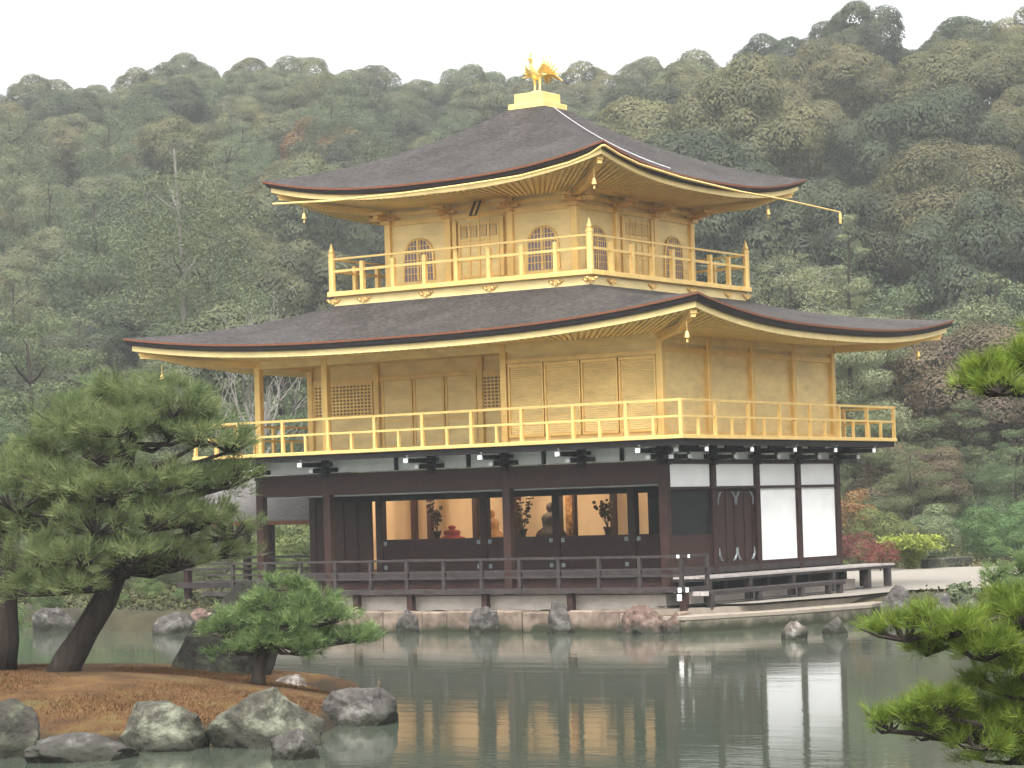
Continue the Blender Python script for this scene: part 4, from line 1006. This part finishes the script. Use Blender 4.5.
# undergrowth filling the gaps between the trunks
rg = np.random.default_rng(9); n = 150000
Xu = rg.uniform(-120, 1150, n); Dru, D0u, _z = hillparams(Xu); Du = D0u-8+(Dru-D0u+8)*np.sqrt(rg.random(n))
xu, yu = from_polar(Xu, Du); zu = hill_z(xu, yu)+rg.random(n)**2*2.2
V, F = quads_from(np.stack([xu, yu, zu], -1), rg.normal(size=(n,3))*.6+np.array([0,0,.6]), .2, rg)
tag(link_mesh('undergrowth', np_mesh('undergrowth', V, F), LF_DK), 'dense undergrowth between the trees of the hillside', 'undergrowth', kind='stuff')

# the wood going on to both sides of the view, one mass
me_s = lobed_crown('crown', 400, 4.6, 6.3, .85, 30, 3600, .40, LF_GG); nv_ = len(me_s.vertices); cv = np.empty(nv_*3, np.float32); me_s.vertices.foreach_get('co', cv); cv = cv.reshape(-1,3)
rs_ = random.Random(77); sp_ = []; vs_ = []
for _ in range(1500):
    X = rs_.choice((rs_.uniform(-1000,-125), rs_.uniform(1150,2000))); Dr, D0, zr = [float(q) for q in hillparams(np.array(X))]; D = rs_.uniform(D0-4, Dr+4)
    x, y = from_polar(X, D)
    if any((x-a)**2+(y-b_)**2 < 64 for a, b_ in sp_): continue
    sp_.append((x, y)); a = rs_.uniform(0, 6.28); s_ = rs_.uniform(.85,1.25); R_ = np.array([[math.cos(a),-math.sin(a),0],[math.sin(a),math.cos(a),0],[0,0,1]])
    vs_.append(cv @ R_.T*s_+np.array([x, y, float(hill_z(np.array(x), np.array(y)))-.8]))
vs_ = np.concatenate(vs_); print('side wood trees', len(sp_))
tag(link_mesh('woods', np_mesh('woods', vs_, np.arange(len(vs_)).reshape(-1,4)), LF_GG), 'misty woods running on along the hill to both sides', 'woods', kind='stuff')
bpy.data.meshes.remove(me_s)
def base_at(px, D):
    """ground point straight below picture column px at depth D"""
    x, y = from_polar(px, D); return x, y, float(ground_z(np.array([x]), np.array([y]))[0])
def by_top(name, px, py, D, proto, h_proto, label, cat='tree', group=None, sz=1.0, hs_=None):
    """stand a tree at depth D so that its top reaches pixel row py"""
    q = dep(px, py, D); x, y = q[0], q[1]; z = float(ground_z(np.array([x]), np.array([y]))[0])-.2
    s = (q[2]-z)/mesh_top(proto[0])
    e_ = place_tree(name, proto, x, y, z, s/sz, rh.uniform(0,6.28), label, cat, group, sz)
    return e_
# single trees one can pick out on the hill
PBR = (lobed_crown('crown', 301, 5.4, 6.8, .95, 60, 80000, .085, LF_OL), trunk_mesh('trunk', 31, 7, .3, 4, 4, BARK))
by_top('broadleaf_tree', 955, 138, 165, PBR, 12.2, 'big domed olive broadleaf tree standing forward at the right edge')
by_top('broadleaf_tree', 862, 0, 236, PROTO['dk',1], 10.6, 'dark tree breaking the skyline highest on the right ridge', sz=1.25)
by_top('broadleaf_tree', 972, 14, 236, PROTO['dk',0], 10.6, 'small dark round topped tree on the skyline near the right corner')
LF_PP = leaf_mat('pale_pine_needles', (.105,.130,.068), (.235,.255,.14), .4, 1.2, orange=(.23,.14,.08,.60), hvar=.02)
PSP = (tiered_crown('crown', 311, 13, 4.4, 1.2, 20, 110000, .06, LF_PP, spire=True, flat=.26, pr=(.26,.46)), trunk_mesh('trunk', 41, 12.3, .16, 1.0, 8, BARK))
by_top('pine_tree', 847, 214, 106, PSP, 13.2, 'upright spire topped pine right behind the gutter spout', sz=1.1)
by_top('pine_tree', 790, 250, 108, (tiered_crown('crown', 318, 11.5, 3.6, 2.0, 15, 80000, .06, LF_PP, pr=(.28,.5)), trunk_mesh('trunk', 42, 10.6, .16, 1.0, 8, BARK)), 11.6, 'soft green pine between the two roofs at right')
by_top('pine_tree', 905, 285, 112, PROTO['pn',2], 11.6, 'pine behind the far right roof corner')
by_top('pine_tree', 985, 270, 120, PROTO['pn',0], 11.6, 'grey green pine rising above the right pine branch')
PTL = (tiered_crown('crown', 321, 20, 3.4, 10.5, 10, 22000, .085, LF_PN), trunk_mesh('trunk', 43, 19, .24, 2.4, 12, BARKP))
by_top('pine_tree', 187, 128, 132, PTL, 20.3, 'tall pine with long pale bare trunk on the left hillside')
by_top('pine_tree', 148, 175, 165, PROTO['pn',2], 11.6, 'wide pine beside the tall pale trunk on the left hillside', sz=1.3)
PRU = (lobed_crown('crown', 331, 4.2, 6.0, .8, 26, 26000, .12, LF_OR), trunk_mesh('trunk', 45, 6, .25, 3.6, 4, BARK))
by_top('broadleaf_tree', 137, 138, 235, PRU, 10.0, 'rust tinted tree high on the left hillside')
by_top('broadleaf_tree', 322, 118, 230, PRU, 10.0, 'ochre tinted tree above the left end of the upper roof')
# near wood behind the pavilion, right
LF_PN2 = leaf_mat('garden_pine_needles', (.048,.070,.032), (.135,.165,.075), .35, 1.4, orange=(.15,.085,.05,.63), hvar=.04)
NP = {k: tiered_crown('crown', 340+k, 7.2, 2.9, .8, 8, 42000, .055, LF_PN2, flat=.22, pr=(.24,.42)) for k in range(3)}
NT_ = trunk_mesh('trunk', 47, 6.6, .14, 1.3, 8, BARK)
for k, (px, py, D, lb) in enumerate((
    (868,402,100,'green pine rising behind the right end of the middle railing'), (912,445,96,'bushy pine between the white panels and the rounded bushes'),
    (965,398,104,'rounded pine below the right pine branch'), (1012,428,100,'pine half cut by the right edge above the garden fence'),
    (940,352,118,'misty pine above the far right roof tip'), (1020,330,122,'misty pine at the right edge behind the bright branch'), (860,352,116,'pine showing beneath the lower roof corner'))):
    by_top('pine_tree', px, py, D, (NP[k%3], NT_), 7.4, lb)
MR = (lobed_crown('crown', 351, 2.0, 2.4, .9, 14, 3200, .06, LF_RD, lr=(.2,.38), low=-.6), trunk_mesh('trunk', 49, 2.4, .08, 1.6, 6, BARK))
MO = (lobed_crown('crown', 352, 2.0, 2.6, .9, 16, 3600, .065, LF_OR, lr=(.2,.36), low=-.5), trunk_mesh('trunk', 50, 2.4, .08, 1.6, 6, BARK))
LF_MR = leaf_mat('muted_red_leaves', (.065,.050,.032), (.125,.105,.055), .35, .5, orange=(.09,.055,.040,.60), hvar=.02)
MR2 = (lobed_crown('crown', 357, 4.0, 5.4, .9, 30, 60000, .06, LF_MR, lr=(.2,.36), low=-.6), trunk_mesh('trunk', 52, 5.6, .16, 3, 8, BARK))
LF_SH = leaf_mat('shrub_leaves', (.055,.085,.040), (.115,.155,.075), .25, 2.0)
LF_YG = leaf_mat('yellow_green_leaves', (.13,.175,.03), (.28,.33,.06), .35, 2.0, hvar=.01)
LF_GRN = leaf_mat('garden_green_leaves', (.05,.085,.025), (.10,.145,.045), .25, 2.0)
SH = lobed_crown('crown', 353, 1.5, 1.25, .9, 24, 20000, .034, LF_SH, low=-.7)
SG = lobed_crown('crown', 354, 1.5, 1.25, .9, 24, 20000, .034, LF_GRN, low=-.7)
ST_ = trunk_mesh('trunk', 51, 1.1, .05, .6, 5, BARK)
by_top('maple_tree', 858, 531, 82, MR, 4.3, 'small bright red maple beside the white plaster wall', sz=.85)
by_top('maple_tree', 880, 541, 81, MR, 4.3, 'low red maple bush behind the veranda platform end', sz=.8)
by_top('maple_tree', 846, 488, 92, MO, 4.3, 'orange leaved tree just behind the house corner')
by_top('maple_tree', 905, 440, 100, MR2, 4.3, 'dull crimson maple among the pines at right', sz=.8)
by_top('maple_tree', 945, 316, 108, MR2, 9.5, 'dusky red maple beyond the lower roof tip')
by_top('maple_tree', 1006, 322, 108, MR2, 9.5, 'dusky red maple at the right edge behind the pines')
by_top('shrub', 880, 507, 86, (SG, ST_), 2.75, 'mixed green bush behind the red maple', 'shrub')
by_top('shrub', 928, 503, 88, (SH, ST_), 2.75, 'pale grey green rounded bush behind the yellow one', 'shrub')
by_top('shrub', 985, 505, 90, (SG, ST_), 2.75, 'olive conical bush in front of the garden fence', 'shrub', sz=1.1)
by_top('shrub', 1018, 500, 92, (SG, ST_), 2.75, 'green bush at the right edge of the garden', 'shrub')
by_top('shrub', 845, 560, 84, (SG, ST_), 2.75, 'low green bush at the foot of the red maple', 'shrub')
by_top('shrub', 915, 553, 84, (SG, ST_), 2.75, 'low dark hedge bush under the yellow shrub', 'shrub')
by_top('shrub', 950, 556, 86, (SG, ST_), 2.75, 'clipped low bush between yellow shrub and fence', 'shrub')
# ground cover on the banks beyond the pond
rg = np.random.default_rng(19); n = 120000
Xg = rg.uniform(-120, 1150, n); Dg = rg.uniform(57, 122, n); xg, yg = from_polar(Xg, Dg); k = (sdist(xg, yg, POND) < -.5) & (sdist(xg, yg, poly) < -.1) & ~((xg > -13.5) & (xg < 2.6) & (yg > -2) & (yg < 9.5))
Xh = rg.uniform(1030, 2400, 90000); Dh = rg.uniform(5, 60, 90000); xh, yh = from_polar(Xh, Dh); kh = sdist(xh, yh, POND) < -.05
xg = np.concatenate([xg[k], xh[kh]]); yg = np.concatenate([yg[k], yh[kh]]); zg = ground_z(xg, yg)+rg.random(len(xg))**2*.22
V, F = quads_from(np.stack([xg, yg, zg], -1), rg.normal(size=(len(xg),3))*.5+np.array([0,0,.8]), .07, rg)
tag(link_mesh('ground_cover', np_mesh('ground_cover', V, F), leaf_mat('ground_cover_leaves', (.035,.045,.016), (.095,.085,.032), .2, .35, hvar=0)), 'low mossy ground cover on the garden banks', 'ground cover', kind='stuff')
# bright yellow-green arching shrub
def arching(name, seed, R, H, n, leaf, mat_):
    rng = np.random.default_rng(seed); P_, N_ = [], []
    for k in range(n):
        a = rng.uniform(0, 6.283); L = rng.uniform(.5,1)*R; t_ = np.linspace(.06,1,30)[:,None]
        d = np.array([math.cos(a), math.sin(a), 0]); h = H*rng.uniform(.75,1.05)
        p_ = d*L*t_**1.3+np.array([0,0,1])*h*np.sin(t_*2.0)*.95
        P_.append(p_+rng.normal(0,.03,p_.shape)); N_.append(rng.normal(size=p_.shape)*.5+np.array([0,0,.8]))
    V, F = quads_from(np.concatenate(P_), np.concatenate(N_), leaf, rng, .4)
    me = np_mesh(name, V, F); me.materials.append(mat_); return me
by_top('shrub', 911, 531, 82, (arching('crown', 5, 1.0, 1.0, 150, .05, LF_YG), ST_), 1.1, 'vivid yellow green arching shrub beside the gravel yard', 'shrub')
by_top('shrub', 962, 581, 61.5, (lobed_crown('crown', 355, .5, .35, .9, 14, 1600, .035, LF_SH, low=-.6), None), .9, 'little round leafy plant on the shore rocks', 'shrub')
# garden fence, low wall and gate posts behind the yard
FN = empty('garden_fence', base_at(985, 103), 'low dark wooden garden fence at the far right', 'fence'); fo = np.array(FN.location)
rl_ = MB(); a = np.array(base_at(930,101)); b_ = np.array(base_at(1040,104))
for z in (.45,.85): rl_.beam(a-fo+np.array((0,0,z)), b_-fo+np.array((0,0,z)), .06, .09)
rl_.build('rails', WOODG, FN)
for k in range(9):
    c_ = a+(b_-a)*k/8-fo; MB().box(c_[0]-.06,c_[0]+.06,c_[1]-.06,c_[1]+.06,0,1.0).build('post', WOOD, FN)
LW = MB(); a = onp(925,568,2,.5); b_ = onp(968,565,2,.5); LW.beam(a+np.array((0,0,.12)), b_+np.array((0,0,.12)), .35, .34)
tag(LW.build('low_stone_wall', RK_D, bevel=.04), 'short low dark stone kerb wall at the back of the gravel yard', 'wall')

# ------------------------------------------------------------------ left background: bare tree, small annex pavilion
BTm = MB(); r_ = random.Random(12)
def limb(p, d, L, r0, lvl):
    q1 = p+d*L*.5+Vector((r_.uniform(-.1,.1),r_.uniform(-.1,.1),.0))*L; q2 = q1+(d+Vector((r_.uniform(-.25,.25),r_.uniform(-.25,.25),.1))).normalized()*L*.5
    BTm.tube([p,q1,q2], [r0,r0*.8,r0*.6], 5 if lvl < 2 else 3, cap=False)
    if lvl < 4:
        for _ in range(3 if lvl else 5):
            d2 = (d+Vector((r_.uniform(-.8,.8),r_.uniform(-.8,.8),r_.uniform(-.1,.6)))).normalized(); limb(q2 if r_.random() < .6 else q1, d2, L*r_.uniform(.55,.8), r0*.55, lvl+1)
limb(Vector((0,0,0)), Vector((.05,0,1)), 4.2, .16, 0)
BE = empty('bare_tree', base_at(252, 100), 'bare grey leafless tree behind the left end of the pavilion', 'tree')
BTm.build('branches', BARKP, BE)
for k, (px, py, D, lb) in enumerate((
    (215,402,96,'soft green pine behind the open left loggia'), (300,412,92,'yellow green tree seen through the open left loggia'), (160,360,104,'dim pine between the left pine top and the lower roof'),
    (30,318,104,'rounded pine on the left margin above the big pine'), (95,372,98,'pine half hidden behind the top of the big left pine'), (250,480,88,'garden tree seen under the left end of the pavilion'),
    (280,330,118,'misty pine beneath the left lower roof slope'), (60,440,84,'garden pine behind the big left pine'), (8,420,92,'garden pine at the far left edge'), (20,520,80,'low garden tree behind the left trunk'), (150,500,84,'low garden tree behind the big left pine'))):
    by_top('pine_tree', px, py, D, (NP[k%3], NT_), 7.4, lb)
for k, (px, py, D, lb) in enumerate(((90,560,76,'low bank shrub seen beside the big pine trunk'),(20,575,76,'low bank shrub at the far left'),(150,575,74,'low bank shrub under the left end of the railing'),(50,585,70,'dark rounded bush behind the pale pointed bank rock'),(118,592,69,'dark low bush behind the rounded bank rock'),(-5,590,70,'dark bush on the bank cut by the left edge'),(180,588,72,'dark bush below the annex floor'),(285,515,80,'garden bush seen through the open left veranda'),(262,545,78,'dark garden bush beyond the veranda posts'))):
    by_top('shrub', px, py, D, (SG, ST_), 2.75, lb, 'shrub')
AO = (-15.0,5.0,.5)
AN = empty('annex_pavilion', AO, 'small grey roofed fishing pavilion joined to the left end behind the pine', 'pavilion')
AR = M('old_shingle', (.10,.092,.09), .8, 0, .3, 6, (1,1,6), .5)
rf = MB(); x0, x1, y0, y1 = -17.6,-12.0,2.9,7.3; ym = 5.1
rf.add([(x0,y0,2.66),(x1,y0,2.62),(x1-.9,ym,3.94),(x0+.9,ym,3.98),(x0,y1,2.62),(x1,y1,2.62),(x0,y0,2.56),(x1,y0,2.52),(x1,y1,2.52),(x0,y1,2.52)],
    [(0,1,2,3),(5,4,3,2),(1,5,2),(4,0,3),(0,6,7,1),(1,7,8,5),(5,8,9,4),(4,9,6,0),(6,9,8,7)])
rf = rf.build('roof', AR, AN, AO)
MB().beam((x0+.8,ym,4.03),(x1-.8,ym,3.99),.3,.16).build('ridge', TIP, rf, AO)
MB().beam((x0,y0-.02,2.58),(x1,y0-.02,2.54),.06,.10).beam((x1+.02,y0,2.54),(x1+.02,y1,2.54),.06,.10).build('eave_board', EDGE_RED, rf, AO)
MB().box(x1-.1,x1-.04,y0-.09,y0-.051,2.28,2.52).build('white_tip', TIP, rf, AO)
for x in (-17.0,-14.9,-12.6):
    for y in (3.3,6.9): MB().box(x-.08,x+.08,y-.08,y+.08,-.4,2.6).build('column', WOOD, AN, AO)
MB().box(-17.2,-11.9,3.1,7.1,.85,1.0).build('floor', WOODG, AN, AO)
ra = MB()
for z in (1.35,1.65): ra.beam((-17.1,3.2,z),(-12.0,3.2,z),.06,.06)
ra.build('railing', WOODG, AN, AO)

# ------------------------------------------------------------------ pines in front
def needle_mesh(name, tips, dirs, rng, L, nn, wd, cone=.75, mat_=None):
    """needle tufts: nn thin triangles fanning from each tip round its direction"""
    m = len(tips); d = np.repeat(dirs, nn, 0)+rng.normal(size=(m*nn,3))*cone; d /= np.linalg.norm(d, axis=1, keepdims=True)
    base = np.repeat(tips, nn, 0)-d*0+rng.normal(size=(m*nn,3))*L*.18; ln = L*rng.uniform(.7,1.15,(m*nn,1)); sd = np.cross(d, rng.normal(size=d.shape)); sd /= np.linalg.norm(sd, axis=1, keepdims=True)
    V = np.stack([base-sd*wd, base+sd*wd, base+d*ln], 1).reshape(-1,3)
    me = np_mesh(name, V, np.arange(len(V)).reshape(-1,3)); me.materials.append(mat_); return me
def pine(name, label, org, trunk, trad, pads, need, mat_, bark, seed, tuft_dens, needle_L, nn, wd, cone=.45, dirup=.55, limb_r=.07, clump=16, csz=.11):
    """trunk: list of points; pads: (centre, rx, rz, start index on trunk)"""
    rng = np.random.default_rng(seed); root = empty(name, org, label, 'tree'); o3 = np.array(org)
    tb_ = MB().tube([np.array(p_)-o3 for p_ in trunk], trad, 12); me_t = tb_.build('trunk', bark, root, smooth=True)
    for v_ in me_t.data.vertices:
        v_.co += Vector(v_.normal)*.03*mnoise.noise(v_.co*6)
    tips, dirs = [], []; tw_ = MB()
    for c, rx, rz, ti in pads:
        c = np.array(c); s0 = np.array(trunk[ti]); mid = s0*.45+c*.55+np.array([0,0,-rz*.6])
        rr = min(limb_r, trad[ti]*.55); end = c+np.array([0,0,-rz*.35])
        tw_.tube([s0-o3, mid-o3, end-o3], [rr, rr*.75, rr*.4], 6)
        m = max(12, int(tuft_dens*rx*rx)); K = max(3, int(clump*rx*rx)+3)
        d = rng.normal(size=(K,3)); d /= np.linalg.norm(d, axis=1, keepdims=True); d[:,2] = np.where(d[:,2] < -.25, -d[:,2]*.6, d[:,2])
        sub = c+d*(rng.uniform(.25,1.0,(K,1))**.6)*np.array([rx*.9,rx*.9,rz*.9])
        w_ = rng.integers(0, K, m); g_ = rng.normal(size=(m,3)); sg = csz
        p_ = sub[w_]+g_*np.array([sg,sg,sg*.55])
        tips.append(p_); od = (p_-c)/np.array([rx,rx,max(rz,.05)]); od /= np.maximum(np.linalg.norm(od, axis=1, keepdims=True), .3)
        gn = g_/np.linalg.norm(g_, axis=1, keepdims=True)
        dd_ = od*np.array([.45,.45,.2])+gn*np.array([.6,.6,.35])+np.array([0,0,dirup]); dirs.append(dd_/np.linalg.norm(dd_, axis=1, keepdims=True))
        for k in range(0, m, max(1, m//14)):        # twigs
            tw_.tube([end-o3, (end*.4+p_[k]*.6)-o3+np.array([0,0,-.02]), p_[k]-o3], [rr*.36, rr*.26, .005], 4, cap=False)
    tw_.build('branches', bark, root)
    T = np.concatenate(tips)-o3; Dn = np.concatenate(dirs)
    me = needle_mesh('needles', T, Dn, rng, needle_L, nn, wd, cone, mat_)
    o = bpy.data.objects.new('needles', me); COL.objects.link(o); o.parent = root
    return root
ND_L = leaf_mat('pine_needles', (.078,.115,.040), (.22,.27,.105), .45, 3.5, orange=(.24,.13,.05,.64), hvar=0)
ND_S = leaf_mat('small_pine_needles', (.060,.105,.034), (.18,.25,.085), .4, 5, orange=(.22,.12,.04,.70), hvar=0)
ND_R = leaf_mat('bright_pine_needles', (.072,.112,.012), (.195,.265,.036), .4, 7, hvar=0)
rp = random.Random(4)
D_L = proj(onp(65,672,2,.55))[2]
def PX(x, y, D): return tuple(dep(x, y, D))
def mk(pads, D0, sc, kz=1.25):
    return [(PX(x, y, D0+dz), rx/sc*1.05, ry/sc*kz, ti) for x, y, rx, ry, dz, ti in pads]
scL = FPX/D_L
tl_ = [PX(62,680,D_L),PX(68,662,D_L),PX(86,632,D_L),PX(105,600,D_L),PX(117,570,D_L+.1),PX(119,535,D_L+.1),PX(121,500,D_L),PX(126,470,D_L),PX(130,445,D_L),PX(134,415,D_L),PX(136,390,D_L)]
padsL = [(132,398,50,22,0,10),(95,408,40,20,.4,9),(172,408,42,20,-.3,9),(70,425,42,20,-.3,8),(118,428,55,20,-.6,8),(170,432,44,18,.3,8),(205,425,28,14,.2,8),(228,446,30,14,.1,7),(196,440,30,13,-.5,7),(60,448,40,16,.5,7),(95,455,32,13,-.7,7),
    (30,470,50,24,.2,6),(15,500,40,26,-.3,6),(60,482,50,20,-.5,6),(110,492,52,20,-.9,6),(160,486,44,16,-.4,6),(205,482,42,16,.2,6),(232,480,26,14,.3,6),(45,520,48,22,.2,5),(95,525,46,22,-.9,5),(150,522,50,20,-.6,5),(200,520,46,20,-.3,5),(232,530,26,18,0,5),
    (35,560,46,26,-.4,4),(80,558,44,22,-1.0,4),(135,556,44,18,-1.0,4),(180,558,40,16,-.5,4),(215,552,28,14,.1,4),(40,588,40,16,-.5,4),(75,585,34,16,-.9,4)]
pine('pine_tree','large leaning garden pine with layered boughs on the islet', tuple(np.array(tl_[0])), tl_, [.25,.215,.185,.175,.155,.13,.12,.105,.09,.06,.035], mk(padsL, D_L, scL), None, ND_L, BARK, 61, 200, .20, 22, .0062, csz=.12, clump=15)
# second trunk at the left edge
D2 = D_L+.6
t2_ = [PX(0,668,D2),PX(3,640,D2),PX(3,600,D2),PX(2,560,D2),PX(-8,520,D2),PX(-20,480,D2),PX(-40,440,D2)]
pads2 = [(-20,470,50,24,.2,5),(-60,450,55,26,.2,6),(-10,535,40,22,.5,4),(-50,520,50,24,0,5),(-70,580,50,24,0,3),(8,585,26,16,.4,3)]
pine('pine_tree','pine with thick dark trunk cut by the left edge of the islet', tuple(np.array(t2_[0])), t2_, [.26,.23,.21,.20,.17,.13,.07], mk(pads2, D2, FPX/D2), None, ND_L, BARK, 62, 200, .20, 22, .0062, csz=.12, clump=15)
# small spreading pine by the dark boulder
D3 = proj(onp(258,682,2,.40))[2]
t3_ = [PX(258,690,D3),PX(259,676,D3),PX(261,660,D3),PX(270,642,D3),PX(278,622,D3),PX(284,603,D3),PX(288,590,D3)]
pads3 = [(290,592,30,12,0,6),(272,606,34,11,.1,5),(315,604,36,11,-.1,5),(250,620,34,12,.2,4),(295,622,44,12,-.2,4),(335,618,30,10,0,4),(225,632,32,13,.2,3),(262,642,36,12,-.2,3),(310,640,42,11,-.1,3),(350,638,34,10,0,3),(238,650,30,10,.1,3),(290,650,30,9,-.3,3),(268,580,14,8,0,6),(368,632,14,9,0,3)]
pine('pine_tree','small spreading garden pine beside the dark boulder', tuple(np.array(t3_[0])), t3_, [.12,.10,.09,.08,.065,.05,.03], mk(pads3, D3, FPX/D3), None, ND_S, BARK, 63, 330, .14, 22, .0058, limb_r=.04, clump=22, csz=.08)
# bright pine reaching in from the right
D4 = 19.0; s4 = FPX/D4
t4_ = [PX(1190,1000,D4),PX(1185,900,D4),PX(1170,800,D4),PX(1150,740,D4),PX(1160,660,D4),PX(1150,560,D4),PX(1130,450,D4),PX(1120,380,D4),PX(1125,300,D4)]
t4_[0] = (t4_[0][0], t4_[0][1], -.4)
pads4 = [(905,632,36,20,0,5),(950,626,44,24,-.2,5),(995,618,46,24,.2,5),(1040,616,50,26,0,5),(930,648,32,12,.3,5),(985,652,44,18,-.3,5),(1030,655,40,20,.1,5),(1000,682,36,16,.3,4),(1030,690,36,20,0,4),
    (912,716,36,18,0,3),(945,708,44,20,-.2,3),(990,718,44,20,.1,3),(1035,722,44,24,-.1,3),(890,726,22,12,.1,3),(930,732,34,14,.2,3),(975,742,36,14,-.2,3),(1020,740,40,16,.3,3),
    (1012,640,46,22,.4,5),(970,640,40,18,.3,5),(1024,670,44,22,-.2,4),(1010,755,50,18,.1,3),(960,724,44,20,.4,3),(1024,700,40,20,.4,4),
    (985,372,32,18,0,7),(1020,362,34,20,.1,7),(1000,388,32,14,-.2,7),(1055,350,50,26,0,7),(972,380,18,10,.2,7),(1090,330,60,26,.2,8),(1100,600,60,26,0,5),(1090,700,60,26,.1,4)]
pine('pine_tree','bright yellow green pine reaching in from the right edge', t4_[0], t4_, [.22,.20,.19,.17,.16,.14,.11,.09,.05], mk(pads4, D4, s4), None, ND_R, BARK, 64, 620, .125, 28, .0030, limb_r=.045, dirup=.65, cone=.40, clump=45, csz=.045)
# darker pine spray between the yard and the bright pine
D5 = 44.0
t5_ = [PX(1075,640,D5),PX(1072,610,D5),PX(1065,590,D5),PX(1058,570,D5),PX(1052,555,D5)]
pads5 = [(1000,580,22,9,0,3),(1020,570,28,12,.1,3),(1012,590,26,10,-.2,3),(1040,560,30,14,0,4),(1035,592,30,12,.2,2),(1060,545,30,12,0,4)]
pine('pine_tree','dark low pine spray at the right edge above the bright pine', tuple(np.array(t5_[0])), t5_, [.14,.12,.10,.08,.05], mk(pads5, D5, FPX/D5), None, ND_S, BARK, 65, 230, .14, 22, .007, limb_r=.04)

# ------------------------------------------------------------------ rainy haze
hm = bpy.data.materials.new('haze'); hm.use_nodes = True; t = hm.node_tree; t.nodes.clear()
vo_ = t.nodes.new('ShaderNodeVolumePrincipled'); vo_.inputs['Color'].default_value = (.58,.61,.62,1); vo_.inputs['Density'].default_value = .00065; vo_.inputs['Anisotropy'].default_value = .2
oo = t.nodes.new('ShaderNodeOutputMaterial'); t.links.new(vo_.outputs[0], oo.inputs['Volume'])
c_ = from_polar(512, 160.0); hz_ = MB().box(-260,260,-230,230,-2,95).build('haze', hm)
hz_.location = (c_[0], c_[1], 0); hz_.rotation_euler = (0,0,-YAW)
tag(hz_, 'thin grey rain haze over pond, pavilion and hill', 'haze', kind='stuff')
# the far ground must stay inside the haze box: keep only the terrain near it
